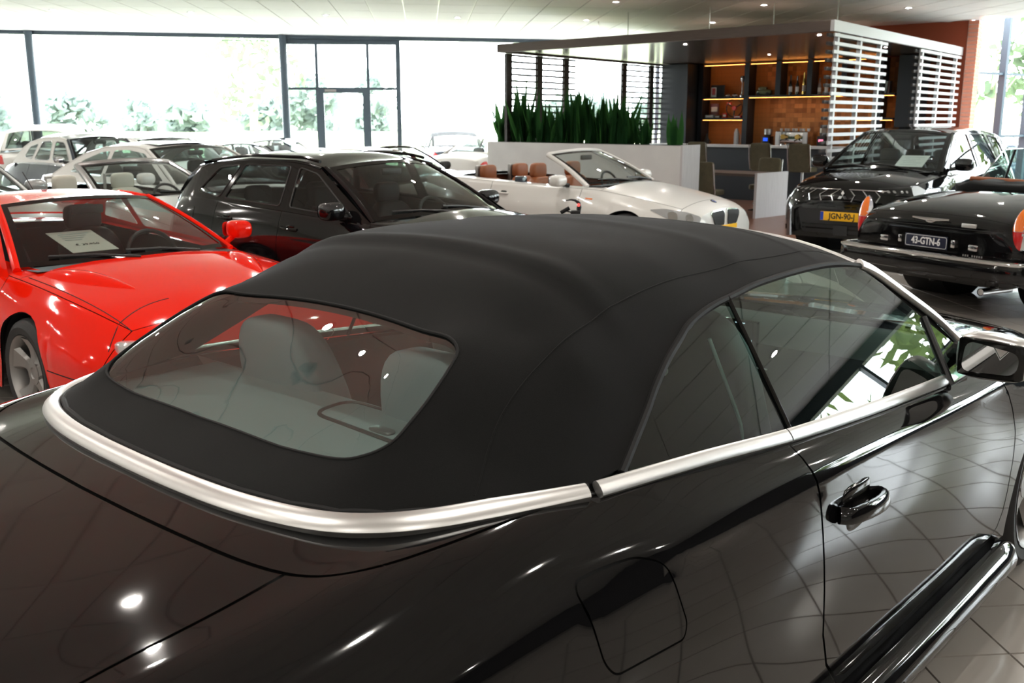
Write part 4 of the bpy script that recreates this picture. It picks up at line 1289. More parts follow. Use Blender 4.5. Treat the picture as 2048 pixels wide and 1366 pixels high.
# windscreen
wsP = []
for i in range(13):
    t = i / 12
    row = []
    for j in range(21):
        s_ = -1 + 2 * j / 20
        hx = .41 - .13 * s_ ** 2; hy = .615 * s_; hzz = 1.312 - .055 * s_ ** 2
        bx_ = 1.17 - .34 * s_ ** 2; by_ = .80 * s_; bz_ = .975 - .05 * s_ ** 2
        row.append((hx + (bx_ - hx) * t, hy + (by_ - hy) * t, hzz + (bz_ - hzz) * t + .012 * math.sin(math.pi * t)))
    wsP.append(row)
MB().grid(wsP).build('windscreen', 'car_glass_green', mc)
# ---- wing mirrors
for sg in (-1, 1):
    MB().tube([(.66, sg * .80, .955), (.62, sg * .86, .965), (.56, sg * .90, .972)], [.03, .022, .024], n=10).build('mirror_arm', 'plastic_black', mc)
    def shp_(p): 
        k = 1 - .28 * max(0, sg * p.y * 5.0) * (1 if p.z > 0 else .3)
        return Vector((p.x, p.y, p.z * k))
    mh = MB().sellip((.53, sg * .962, .985), (.10, .215, .142), .55, .55, 12, 24, shp_).build('mirror_housing', 'satin_alu', mc)
    mg = MB().sellip((.485, sg * .962, .985), (.022, .188, .116), .15, .6, 10, 24, shp_)
    mg.build('mirror_rim', 'plastic_gloss', mh)
    mgl = [(x_ - .0125, y_, z_) for x_, y_, z_ in []]
    V, F = cdt([tuple(p) for p in round_poly([(-.080, -.045), (.075, -.038), (.082, .028), (-.07, .05)], .03)], (), .03)
    fl_ = [f[::-1] if sg < 0 else f for f in F]
    mesh('mirror_glass', [(.473 - .10 * y * 0, sg * .962 + y * sg, .985 + z) for y, z in V], F, 'mirror', mh)
# ---- door handles
for sg in (-1, 1):
    yh = sg * .932
    MB().sellip((-.345, sg * .922, .764), (.165, .022, .118), .3, .9, 10, 22).build('handle_recess', 'plastic_gloss', mc)
    hp_ = [(-.455, sg * .932, .775), (-.43, sg * .952, .772), (-.36, sg * .962, .767), (-.28, sg * .961, .761), (-.225, sg * .950, .757), (-.205, sg * .930, .756)]
    hh = strip([tuple(p) for p in spline(hp_, 5)], [(0, sg, .25)] * 26, .042, .013)
    hh.build('door_handle', 'black_paint', mc)
# ---- wheels
def wheel(parent, x, y, r=.335, w=.235, rim=.235, spokes=5, m='alloy', out=1, tyre_w=None, style='five', nm='wheel', back='trim_dark', face=.0):
    """tyre is the part, rim and hub its pieces; out = +1 when the outer face looks to +y"""
    prof = [(rim, -w / 2 + .012), (rim + .01, -w / 2), (r - .045, -w / 2 - .006), (r - .012, -w / 2 + .016), (r, -w / 2 + .045), (r, w / 2 - .045), (r - .012, w / 2 - .016), (r - .045, w / 2 + .006), (rim + .01, w / 2), (rim, w / 2 - .012)]
    if tyre_w: pass
    ty = MB().lathe(prof, (0, 0, 0), 'y', 48)
    for q in (-.055, 0, .055):
        pass
    t = ty.build(nm, 'tyre', parent); t.location = (x, y, r)
    rp = [(rim, -w / 2 + .012), (rim - .012, -w / 2 + .02), (rim - .02, 0), (rim - .022, w / 2 - .05), (rim - .006, w / 2 - .008), (rim + .004, w / 2 + .002), (rim + .002, w / 2 - .01)]
    mb = MB().lathe([(a, b * out) for a, b in rp], (0, 0, 0), 'y', 48)
    for k in range(spokes):
        a = 2 * math.pi * k / spokes + math.pi / 2
        da = .30 * 5 / spokes
        rows = []
        for i in range(7):
            q = i / 6; rr = .045 + (rim - .062) * q
            hw = (.046 - .012 * math.sin(math.pi * min(q * 1.1, 1)) + .034 * q ** 3) * (5 / spokes) ** .6
            yy = (w / 2 - .035 - face - .018 * math.sin(math.pi * q) + .022 * q) * out
            c, s_ = math.cos(a), math.sin(a)
            row = []
            for (e, dy) in ((-1, -.02), (-.7, 0), (.7, 0), (1, -.02)):
                row.append((c * rr - s_ * e * hw, yy + dy * out, s_ * rr + c * e * hw))
            rows.append(row)
        mb.grid(rows)
    mb.lathe([(.001, (w / 2 - .040 - face) * out), (.028, (w / 2 - .040 - face) * out), (.034, (w / 2 - .034 - face) * out), (.066, (w / 2 - .036 - face) * out), (.070, (w / 2 - .08) * out)], (0, 0, 0), 'y', 24)
    mb.build('rim', m, t)
    MB().lathe([(.001, (w / 2 - .105) * out), (rim - .03, (w / 2 - .105) * out)], (0, 0, 0), 'y', 32).build('brake_disc', back, t)
    return t
for xw in (-1.376, 1.376):
    for sg in (-1, 1):
        wheel(mc, xw, sg * .80, WR - .005, .245, .245, 5, 'alloy', sg)
        MB().lathe([(.374, .86 * sg), (.374, .45 * sg), (.001, .45 * sg)], (xw, 0, .335), 'y', 32).build('wheel_well', 'gap', mc)
# ---- cabin
tub = MB()
tub.box(-1.0, .95, -.78, .78, .24, .28)
for sg in (-1, 1):
    P = []
    for x in np.linspace(-1.15, .95, 16):
        P.append([(x, sg * (.80 - .012), float(np.interp(x, [-1.2, -.5, .5, .9], [.985, .945, .88, .87]))), (x, sg * .77, .80), (x, sg * .74, .62), (x, sg * .76, .28)])
    tub.grid(P)
tub.build('cabin_tub', 'trim_dark', mc)
MB().grid([[(x, y, 1.012 + .008 * math.cos(y * 2)) for y in np.linspace(-.60, .60, 12)] for x in np.linspace(-1.56, -1.13, 8)]).build('parcel_shelf', 'trim_grey', mc)
hatch = round_poly([(-1.14, .0), (-1.265, -.02), (-1.29, -.46), (-1.14, -.46)], .05)
MB().tube([(x, y, 1.021) for x, y in hatch], .005, n=6, closed=True).build('hatch_joint', 'plastic_black', mc)
MB().sellip((-1.245, -.24, 1.022), (.03, .07, .010), .5, .5, 6, 14).build('hatch_catch', 'alloy', mc)
MB().grid([[(x, y, z) for y in np.linspace(-.70, .70, 8)] for x, z in ((-1.13, 1.018), (-1.11, .98), (-1.0, .7), (-.95, .35))]).build('rear_bulkhead', 'trim_grey', mc)
def seat_back(cx, cy, zb, zt, w, m, name='seat', lean=.16, th=.13):
    def fn(p):
        k = (p.z + (zt - zb) / 2) / (zt - zb)
        w_ = 1 - .32 * max(0, k - .55) ** 1.3 * 2.0
        return Vector((p.x - lean * (k - .5), p.y * w_, p.z))
    return MB().sellip((cx, cy, (zb + zt) / 2), (th, w, zt - zb), .45, .4, 18, 26, fn)
for sg in (-1, 1):
    rs = seat_back(-1.06, sg * .285, .55, 1.185, .37, 'leather_grey').build('rear_seat_back', 'leather_grey', mc)
    def pip(th):
        k = .5 + .5 * math.sin(th)
        return th
    pth = []
    for th in np.linspace(-.2, math.pi + .2, 30):
        yy = .155 * math.cos(th) * (1 if math.sin(th) < .3 else .94); zz = .95 + .215 * max(math.sin(th), -.2)
        pth.append((-1.136 - .05 * (zz - .9) , sg * .285 + yy * (1 - .25 * max(0, (zz - .95) / .2)), zz))
    MB().tube(pth, .0035, n=6).build('piping', 'trim_dark', rs)
    MB().rbox(-.98, -.55, sg * .295 - .24, sg * .295 + .24, .40, .53, .05).build('rear_seat_cushion', 'leather_grey', mc)
    fs = seat_back(-.22, sg * .37, .45, 1.19, .50, 'leather_dark', lean=.22, th=.15).build('front_seat_back', 'leather_grey' if sg > 0 else 'leather_dark', mc)
    MB().tube([(-.15 - .28 * ((z - .5) / .7), sg * .37 - .215 * (1 - .3 * max(0, (z - .9) / .3)), z) for z in np.linspace(.6, 1.13, 12)], .005, n=8).build('seat_edge_glint', 'trim_grey', fs)  # pale tube stands in for light catching the seat edge
    MB().rbox(-.15, .40, sg * .37 - .25, sg * .37 + .25, .40, .56, .06).build('front_seat_cushion', 'leather_dark', mc)
    MB().tube([(-.40, sg * .40, 1.02), (-.47, sg * .41, 1.06), (-.52, sg * .40, 1.05), (-.50, sg * .40, 1.0)], .014, n=8).build('belt_guide', 'trim_grey', mc)
# dashboard
dP = []
for y in np.linspace(-.76, .76, 25):
    br = .10 * math.exp(-((y - .37) / .2) ** 2)
    dP.append([(1.12, y, .90), (.95, y, .925 + .3 * br * .3), (.78, y, .915 + br * .4), (.68, y, .87 + br * .2), (.66, y, .74), (.70, y, .60), (.80, y, .40)])
MB().grid(dP).build('dashboard', 'trim_dark', mc)
MB().rbox(.10, .75, -.12, .12, .28, .62, .04).build('centre_console', 'trim_dark', mc)
scr = MB().rbox(.655, .675, -.11, .13, .80, .955, .006).build('display', 'plastic_gloss', mc)
mat('display_ink', (.7, .75, .85), .5, emit=((.75, .82, 1.), .9))
ic = MB()
for k in range(7):
    an = math.pi + k * math.pi / 6
    ic.cbox((.653, .01 + .085 * math.cos(an), .885 + .05 * math.sin(an)), (.002, .009, .009))
ic.box(.652, .654, .05, .09, .942, .946).box(.652, .654, -.06, -.02, .942, .946)
ic.tube([(.653, .01 + .10 * math.cos(t), .885 + .062 * math.sin(t)) for t in np.linspace(math.pi, 2 * math.pi, 20)], .0012, n=5)
ic.build('display_icons', 'display_ink', scr)
strip([(.655, y, .785) for y in np.linspace(-.16, .16, 8)], [(-1, 0, .3)] * 8, .006, .003).build('dash_trim', 'satin_alu', mc)
for (yc, nm) in ((-.04, 'air_vent'), (.10, 'air_vent'), (-.60, 'air_vent')):
    va = MB().rbox(.648, .668, yc - .055, yc + .055, .70, .765, .006)
    o = va.build(nm, 'plastic_black', mc)
    for k in range(5):
        MB().box(.643, .650, yc - .05, yc + .05, .708 + k * .012, .711 + k * .012).build('vane', 'trim_grey', o, smooth=False)
    MB().tube([(.646, yc + .058 * math.cos(t), .733 + .036 * math.sin(t)) for t in np.linspace(0, 2 * math.pi, 24)[:-1]], .0022, n=6, closed=True).build('vent_ring', 'satin_alu', o)
sw = MB().lathe([(.185 + .017 * math.cos(t), .017 * math.sin(t)) for t in np.linspace(0, 2 * math.pi, 13)], (0, 0, 0), 'x', 36)
sw.cbox((0, 0, 0), (.03, .12, .11)); sw.box(-.008, .008, -.18, .18, -.015, .015); sw.box(-.008, .008, -.02, .02, -.18, 0)
sw.xform(Matrix.Translation((.47, .37, .83)) @ Matrix.Rotation(R(-22), 4, 'Y')).build('steering_wheel', 'leather_dark', mc)
MB().cyl((.47, .37, .83), (.70, .37, .76), .03).build('steering_column', 'trim_dark', mc)
MB().rbox(.32, .345, -.10, .10, 1.20, 1.255, .012).build('rear_view_mirror', 'plastic_black', mc)
# ================================================================ CAR BUILDER FOR THE OTHER CARS
def car(name, label, pos, th, sp, paint, glassm='car_glass', inner='leather_dark', group=None):
    c = thing(name, label, 'car', (pos[0], pos[1], pos[2] if len(pos) > 2 else 0), R(th), group)
    tab = np.array(sp['st'], float)          # x, zc, zb, yb, W, zw, ws, zs
    fx = {k: pchip(tab[:, 0], tab[:, i + 1]) for i, k in enumerate(('zc', 'zb', 'yb', 'W', 'zw', 'ws', 'zs'))}
    x0, x1 = tab[0, 0], tab[-1, 0]
    axles = sp['axles']; ar = sp.get('arch', .36); wr = sp.get('wr', .32)
    brk = sorted(set([x0, x1] + list(sp['cuts']) + list(sp['open'] or ())))
    def colx(a, b, n): return list(np.linspace(a, b, n))
    NT, NS = sp.get('nt', 10), 16
    def section(x, trim=True):
        zc_, zb, yb, W, zw, ws, zs = [float(fx[k](x)) for k in ('zc', 'zb', 'yb', 'W', 'zw', 'ws', 'zs')]
        dz = zc_ - zb; pw = sp.get('crown', 2.2)
        topp = [(yb * s_, zc_ - dz * s_ ** pw) for s_ in np.linspace(0, 1, NT + 1)]
        zl = zs
        for xa in axles:
            if trim and abs(x - xa) < ar: zl = max(zl, wr + math.sqrt(max(0, ar * ar - (x - xa) ** 2)))
        zk = [zs, zs + .5 * (zw - zs), zw, zw + .55 * (zb - zw), zb]
        yk = [ws, W - .008, W, yb + sp.get('tuck', .62) * (W - yb), yb]
        fy = pchip(zk, yk)
        zl = min(zl, zb - .03)
        side = [(float(fy(z)), z) for z in np.linspace(zb, zl, NS + 1)[1:]]
        half = topp + side
        return half
    xs = []
    dens = sp.get('dx', .06)
    for a, b in zip(brk[:-1], brk[1:]):
        n = max(3, int((b - a) / dens) + 1)
        xs.append(colx(a, b, n))
    for xa in axles:
        pass
    # extra columns at the arch ends so they stay round
    extra = []
    for xa in axles:
        extra += [xa + ar * math.cos(t) for t in np.linspace(.06, math.pi - .06, 15)]
    cols = sorted(set(round(float(x), 4) for seg in xs for x in seg) | set(round(e, 4) for e in extra if x0 < e < x1))
    cols = [x for i, x in enumerate(cols) if i == 0 or x - cols[i - 1] > .003 or x in [round(b, 4) for b in brk]]
    H = np.array([[(x, y, z) for y, z in section(x)] for x in cols])
    nu = H.shape[1]
    Rr = H.copy(); Rr[:, :, 1] *= -1
    Gd = np.concatenate([Rr[:, ::-1], H[:, 1:]], 1)          # columns x (2nu-1)
    du = np.gradient(Gd, axis=1); dxx = np.gradient(Gd, axis=0)
    # normals from the untrimmed body so that arches do not disturb the reflections
    H2 = np.array([[(x, y, z) for y, z in section(x, False)] for x in cols])
    N = np.cross(dxx, du); 
    N /= np.maximum(np.linalg.norm(N, axis=-1, keepdims=True), 1e-9)
    cc = Gd - np.array([0, 0, .45]); cc[..., 0] *= .15
    N *= np.sign((N * cc).sum(-1, keepdims=True) + 1e-9)
    mid = nu - 1
    ci = {b: int(np.argmin(np.abs(np.array(cols) - b))) for b in brk}
    gap = sp.get('gap', .0028)
    def sub(nm, i0, i1, j0, j1, m=paint):
        P = Gd[i0:i1 + 1, j0:j1 + 1].copy(); Q = N[i0:i1 + 1, j0:j1 + 1]
        def pull(e, s_):
            d = s_ - e; l = np.maximum(np.linalg.norm(d, axis=-1, keepdims=True), 1e-6)
            return e + d / l * np.minimum(gap, l * .4)
        if i0 > 0: P[0] = pull(P[0], P[1])
        if i1 < len(cols) - 1: P[-1] = pull(P[-1], P[-2])
        if j0 > 0: P[:, 0] = pull(P[:, 0], P[:, 1])
        if j1 < Gd.shape[1] - 1: P[:, -1] = pull(P[:, -1], P[:, -2])
        a, b = P.shape[:2]
        f = [(i * b + j, i * b + j + 1, (i + 1) * b + j + 1, (i + 1) * b + j) for i in range(a - 1) for j in range(b - 1)]
        V = P.reshape(-1, 3); Nn = Q.reshape(-1, 3)
        f0 = f[len(f) // 2]; fn = np.cross(V[f0[1]] - V[f0[0]], V[f0[2]] - V[f0[0]])
        if fn @ Nn[f0[0]] < 0: f = [q[::-1] for q in f]
        return mesh(nm, V, f, m, c, normals=Nn)
    jl, jr = mid + NT, mid - NT
    names = sp['names']                                # one per interval between cuts: (side part)
    cuts = sorted([x0, x1] + list(sp['cuts']))
    for k, (a, b) in enumerate(zip(cuts[:-1], cuts[1:])):
        ia, ib = [int(np.argmin(np.abs(np.array(cols) - q))) for q in (a, b)]
        nm = names[k]
        if nm.endswith('bumper'):
            sub(nm, ia, ib, 0, Gd.shape[1] - 1)
        else:
            sub(nm, ia, ib, jl, Gd.shape[1] - 1); sub(nm, ia, ib, 0, jr)
    inner0 = cuts[1]; inner1 = cuts[-2]
    op = sp['open'] or (inner0, inner0)
    ia, ib, ic_, id_ = [int(np.argmin(np.abs(np.array(cols) - q))) for q in (inner0, op[0], op[1], inner1)]
    if ib > ia: sub('boot_lid' if sp.get('boot', True) else 'rear_deck', ia, ib, jr, jl)
    if id_ > ic_: sub('bonnet', ic_, id_, jr, jl)
    # ledge along the open cabin
    if sp['open']:
        e = max(1, NT // 5)
        sub('door_ledge', ib, ic_, jl - e, jl, sp.get('ledge', paint)); sub('door_ledge', ib, ic_, jr, jr + e, sp.get('ledge', paint))
    # dark shell behind the gaps
    U = Gd - N * .012
    f = []; b = Gd.shape[1]
    for i in range(len(cols) - 1):
        for j in range(b - 1):
            if ib <= i < ic_ and jr + max(1, NT // 5) <= j < jl - max(1, NT // 5): continue
            f.append((i * b + j, i * b + j + 1, (i + 1) * b + j + 1, (i + 1) * b + j))
    mesh('inner_shell', U.reshape(-1, 3), f, 'gap', c)
    # ends
    for idx, s_ in ((0, -1), (-1, 1)):
        P = Gd[idx]; ctr = P.mean(0)
        d = sp.get('bulge', (.05, .05))[0 if s_ < 0 else 1]
        rings = [P, ctr + (P - ctr) * .93 + np.array([s_ * d * .6, 0, 0]), ctr + (P - ctr) * .6 + np.array([s_ * d, 0, 0]), np.tile(ctr + np.array([s_ * d, 0, 0]), (len(P), 1))]
        mb = MB().grid([[tuple(q) for q in r_] for r_ in rings], close_v=True)
        if s_ > 0: mb.f = [q[::-1] for q in mb.f]
        mb.build('rear_panel' if s_ < 0 else 'front_panel', sp.get('front_m', paint) if s_ > 0 else paint, c)
        if s_ < 0: vb = list(mb.v); fb = list(mb.f)
        else: vf = list(mb.v); ff = list(mb.f)
    # bvh for trims
    allv = [tuple(q) for q in Gd.reshape(-1, 3)]; b = Gd.shape[1]
    allf = [(i * b + j, i * b + j + 1, (i + 1) * b + j + 1, (i + 1) * b + j) for i in range(len(cols) - 1) for j in range(b - 1)]
    k = len(allv); allv += vb; allf += [tuple(i + k for i in q) for q in fb]
    k = len(allv); allv += vf; allf += [tuple(i + k for i in q) for q in ff]
    bvh = BVHTree.FromPolygons([Vector(q) for q in allv], [tuple(q) for q in allf])
    # wheels
    if sp.get('wheels', True):
        for xa in axles:
            for sg in (-1, 1):
                yw = float(fx['W'](xa)) - .025 - sp.get('ww', .21) / 2
                wheel(c, xa, sg * yw, wr, sp.get('ww', .21), sp.get('rim', .22), sp.get('spokes', 5), sp.get('rim_m', 'alloy'), sg)
                MB().lathe([(ar, (float(fx['W'](xa)) - .05) * sg), (ar, .40 * sg), (.001, .40 * sg)], (xa, 0, wr), 'y', 28).build('wheel_well', 'gap', c)
    # cabin floor and sides
    if sp['open']:
        o0, o1 = sp['open']
        tb_ = MB().box(o0 + .03, o1 - .05, -.70, .70, .22, .26)
        for sg in (-1, 1):
            P = [[(x, sg * (float(fx['yb'](x)) - .03), float(fx['zb'](x)) - .01), (x, sg * (float(fx['yb'](x)) - .06), .6), (x, sg * .70, .24)] for x in np.linspace(o0 + .02, o1 - .02, 14)]
            tb_.grid(P)
        tb_.grid([[(o0 + .02, y, float(fx['zb'](o0)) + .0), (o0 + .10, y, .24)] and [(o0 + .02, y, z) for z in (.24, float(fx['zb'](o0)))] for y in np.linspace(-.7, .7, 4)])
        tb_.build('cabin_tub', inner if sp.get('tub_same') else 'trim_dark', c)
        # dashboard
        xb = sp['wsb'][0]; zd = sp['wsb'][2]
        MB().grid([[(xb + .18, y, zd - .01), (xb - .05, y, zd - .015 + .03 * math.exp(-((y - .36) / .2) ** 2)), (xb - .18, y, zd - .05 + .02 * math.exp(-((y - .36) / .2) ** 2)), (xb - .22, y, zd - .2), (xb - .12, y, .4)] for y in np.linspace(-.66, .66, 17)]).build('dashboard', 'trim_dark', c)
        swm = MB().lathe([(.175 + .015 * math.cos(t), .015 * math.sin(t)) for t in np.linspace(0, 2 * math.pi, 11)], (0, 0, 0), 'x', 28)
        swm.cbox((0, 0, 0), (.03, .12, .1)); swm.box(-.008, .008, -.17, .17, -.013, .013)
        swm.xform(Matrix.Translation((xb - .40, .36, zd - .06)) @ Matrix.Rotation(R(-25), 4, 'Y')).build('steering_wheel', 'leather_dark', c)
        MB().cyl((xb - .40, .36, zd - .06), (xb - .15, .36, zd - .14), .03).build('steering_column', 'trim_dark', c)
        for (xs_, ys_, zt) in sp.get('seats', ()):
            for sg in (-1, 1):
                s0 = seat_back(xs_, sg * ys_, .42, zt - .16, .48, inner, lean=.20, th=.15).build('seat_back', inner, c)
                MB().sellip((xs_ - .13, sg * ys_, zt - .09), (.11, .27, .19), .5, .5, 10, 20).build('headrest', inner, s0)
                MB().rbox(xs_ + .02, xs_ + .5, sg * ys_ - .24, sg * ys_ + .24, .36, .50, .05).build('seat_cushion', inner, c)
    # ------------- greenhouse
    g = sp
    if 'wsb' in g:
        bx_, by_, bz_ = g['wsb']; hx, hy, hz2 = g['hdr']
        bb = g.get('bow', (.16, .09)); hb = g.get('hbow', (.10, .045))
        def wpt(s_, t):
            B = np.array([bx_ + bb[0] * (1 - s_ * s_), by_ * s_, bz_ + bb[1] * .3 * (1 - s_ * s_)])
            Hh = np.array([hx + hb[0] * (1 - s_ * s_), hy * s_, hz2 + hb[1] * (1 - s_ * s_)])
            p = B + (Hh - B) * t; n_ = np.array([.45, 0, .9])
            return p + n_ * g.get('wbow', .02) * math.sin(math.pi * t)
        rows = [[tuple(wpt(s_, t)) for s_ in np.linspace(-.95, .95, 17)] for t in np.linspace(.03, .96, 11)]
        MB().grid(rows).build('windscreen', g.get('ws_glass', glassm), c)
        # black edge band and frame of the screen
        fr = MB()
        for (s0, s1, t0, t1) in ((-1, -.93, 0, 1), (.93, 1, 0, 1), (-1, 1, 0, .055), (-1, 1, .93, 1)):
            fr.grid([[tuple(wpt(s_, t) + np.array([.002, 0, .003])) for s_ in np.linspace(s0, s1, 13)] for t in np.linspace(t0, t1, 9)])
        fr.build('screen_edge', 'plastic_gloss', c)
        for sg in (-1, 1):
            path = [tuple(wpt(sg * 1.0, t) + np.array([-.012, sg * .010, -.004])) for t in np.linspace(-.03, 1.0, 9)]
            MB().tube(path, g.get('apr', .024), n=10).build('a_pillar', g.get('pillar_m', paint), c)
        if not g.get('roof'):
            path = [tuple(wpt(s_, 1.0) + np.array([-.012, 0, 0])) for s_ in np.linspace(-1, 1, 17)]
            MB().tube(path, g.get('apr', .024), n=10).build('header_bar', g.get('pillar_m', paint), c)
        # wipers, mirror
        for (a, b_) in ((.55, -.15), (-.08, -.78)):
            p0 = wpt(a, .0); p1 = wpt(b_, .09)
            MB().tube([tuple(p0 + np.array([.03, 0, .012])), tuple((p0 + p1) / 2 + np.array([.01, 0, .022])), tuple(p1 + np.array([.006, 0, .012]))], .008, n=6).build('wiper', 'plastic_black', c)
        rm = wpt(0, .86)
        MB().rbox(rm[0] - .10, rm[0] - .07, -.11, .11, rm[2] - .075, rm[2] - .015, .015).build('rear_view_mirror', 'plastic_black', c)
    if g.get('roof'):
        rf = g['roof']
        rx = pchip([p[0] for p in rf][::-1], [p[1] for p in rf][::-1])      # rail z
        rc = pchip([p[0] for p in rf][::-1], [p[2] for p in rf][::-1])      # centre z
        kk = g['tumble']
        xr = rf[-1][0]
        def yside(x, z): return float(fx['yb'](x)) - kk * (z - float(fx['zb'](x))) + .0
        def rail_y(x):
            z = float(rx(x)); y = yside(x, z)
            t = np.clip((hx - x) / .5, 0, 1)
            return hy * (1 - t) + y * t if x > hx - .5 else y
        rows = []
        for i in range(23):
            t = i / 22; row = []
            for s_ in np.linspace(-1, 1, 21):
                xf = hx + hb[0] * (1 - s_ * s_); xb_ = xr - g.get('rbow', .08) * (1 - s_ * s_)
                x = xf + (xb_ - xf) * t
                xq = min(x, hx); xq = max(xq, xr)
                yr = rail_y(xq); zr = float(rx(xq)); z0 = float(rc(xq))
                row.append((x, yr * s_, zr + (z0 - zr) * (1 - abs(s_) ** 2.4) + (hb[1] - (z0 - zr)) * (1 - s_ * s_) * max(0, 1 - t * 5)))
            rows.append(row)
        MB().grid(rows).build('roof', g.get('roof_m', paint), c)
        # side frame with window openings
        ol = list(g['side'])
        belt = [(x, float(fx['zb'](x)) - .012) for x in np.linspace(ol[-1][0], ol[0][0], 18)]
        outer_ = ol + belt
        wins = [[tuple(p) for p in round_poly(w[1], g.get('wr_', .035))] for w in g['windows']]
        V, F = cdt(outer_, wins, .07)
        for sg in (-1, 1):
            mesh('side_frame', [(x, sg * yside(x, z), z) for x, z in V], F if sg > 0 else F[:, ::-1], g.get('frame_m', paint), c, smooth=False)
            for (nm, _, gm), w in zip(g['windows'], wins):
                V2, F2 = cdt(w, (), .12)
                mesh(nm, [(x, sg * (yside(x, z) - .006), z) for x, z in V2], F2, gm or glassm, c, smooth=False)
                if g.get('win_trim'):
                    MB().tube([(x, sg * (yside(x, z) + .001), z) for x, z in w], .006, n=6, closed=True).build('window_trim', g['win_trim'], c)
            edge = [(x, sg * yside(x, z), z) for x, z in ol if x <= hx + .01]
            MB().tube([(e[0], e[1] - sg * .008, e[2] - .006) for e in edge], .016, n=8).build('roof_rail', g.get('rail_m', paint), c)
        # rear window
        if g.get('rear'):
            qx, qy, qz = g['rear']
            def rpt(s_, t):
                A = np.array([xr - g.get('rbow', .08) * (1 - s_ * s_), rail_y(xr) * s_, float(rx(xr)) + (float(rc(xr)) - float(rx(xr))) * (1 - abs(s_) ** 2.4)])
                B = np.array([qx - .10 * (1 - s_ * s_), qy * s_, qz + .02 * (1 - s_ * s_)])
                return A + (B - A) * t + np.array([-.3, 0, .9]) * .02 * math.sin(math.pi * t)
            MB().grid([[tuple(rpt(s_, t)) for s_ in np.linspace(-.9, .9, 13)] for t in np.linspace(.08, .92, 9)]).build('rear_window', g.get('rear_glass', glassm), c)
            fr = MB()
            for (s0, s1, t0, t1) in ((-1, -.9, 0, 1), (.9, 1, 0, 1), (-1, 1, 0, .08), (-1, 1, .92, 1)):
                fr.grid([[tuple(rpt(s_, t)) for s_ in np.linspace(s0, s1, 11)] for t in np.linspace(t0, t1, 9)])
            fr.build('rear_frame', g.get('roof_m', paint), c)
    # door mirrors
    if 'mir' in g:
        mx, my, mz = g['mir']
        for sg in (-1, 1):
            if g.get('mir_round'):
                MB().tube([(mx + .02, sg * (my - .14), mz - .10), (mx, sg * (my - .03), mz - .04)], .02, n=8).build('mirror_arm', g.get('mir_m', paint), c)
            else:
                MB().tube([(mx + .05, sg * (my - .16), mz - .06), (mx + .02, sg * (my - .05), mz - .04)], .025, n=8).build('mirror_arm', 'plastic_black', c)
            def mf(p):
                return Vector((p.x + (.03 if p.x > 0 else 0) * (1 - abs(p.z) * 6), p.y, p.z))
            h_ = MB().sellip((mx, sg * my, mz), g.get('mir_d', (.11, .20, .14)), .6, .6, 12, 20, mf).build('mirror_housing', g.get('mir_m', paint), c)
            V, F = cdt([tuple(p) for p in round_poly([(-.08, -.05), (.08, -.05), (.08, .05), (-.08, .05)], .03)], (), .05)
            mesh('mirror_glass', [(mx - g.get('mir_d', (.11, .2, .14))[0] / 2 - .004, sg * my + y, mz + z) for y, z in V], F, 'mirror', h_)
    for (hx_, hz_2) in g.get('handles', ()):
        for sg in (-1, 1):
            yy = float(fx['W'](hx_))
            r_ = bvh.ray_cast(Vector((hx_, sg * 2, hz_2)), Vector((0, -sg, 0)))
            yy = abs(r_[0].y) if r_[0] else yy
            MB().sellip((hx_ + .02, sg * (yy - .008), hz_2), (.10, .02, .06), .5, .7, 8, 14).build('handle_recess', 'plastic_gloss', c)
            MB().tube([(hx_ - .10, sg * yy, hz_2 + .005), (hx_ - .06, sg * (yy + .025), hz_2 + .004), (hx_ + .06, sg * (yy + .026), hz_2 - .002), (hx_ + .10, sg * yy, hz_2 - .004)], .012, n=8).build('door_handle', g.get('handle_m', paint), c)
    return c, bvh, fx

def plate(c, txt, o, u, v, w=.52, h=.11, bg='plate_yellow', ink='ink_black', eu=True, border=None, tsize=.098, sx=.92):
    """number plate centred at o, u = reading direction, v = up"""
    u = Vector(u).normalized(); v = Vector(v).normalized(); n = u.cross(v)
    m = frame_mtx(o, u, v)
    p = MB().rbox(-w / 2, w / 2, -h / 2, h / 2, -.006, .002, .003).xform(m).build('number_plate', bg, c)
    if eu: MB().box(-w / 2 + .002, -w / 2 + .042, -h / 2 + .003, h / 2 - .003, .002, .0028).xform(m).build('plate_band', 'plate_blue', p, smooth=False)
    if border: MB().tube([tuple(m @ Vector((a, b, .003))) for a, b in round_poly([(-w / 2 + .008, -h / 2 + .008), (w / 2 - .008, -h / 2 + .008), (w / 2 - .008, h / 2 - .008), (-w / 2 + .008, h / 2 - .008)], .02)], .002, n=5, closed=True).build('plate_border', border, p)
    text_mesh(txt, tsize, 'plate_text', ink, p, frame_mtx(m @ Vector((.018 if eu else 0, -.0, .0035)), u, v), sx=sx, bold=.0022)
    return p
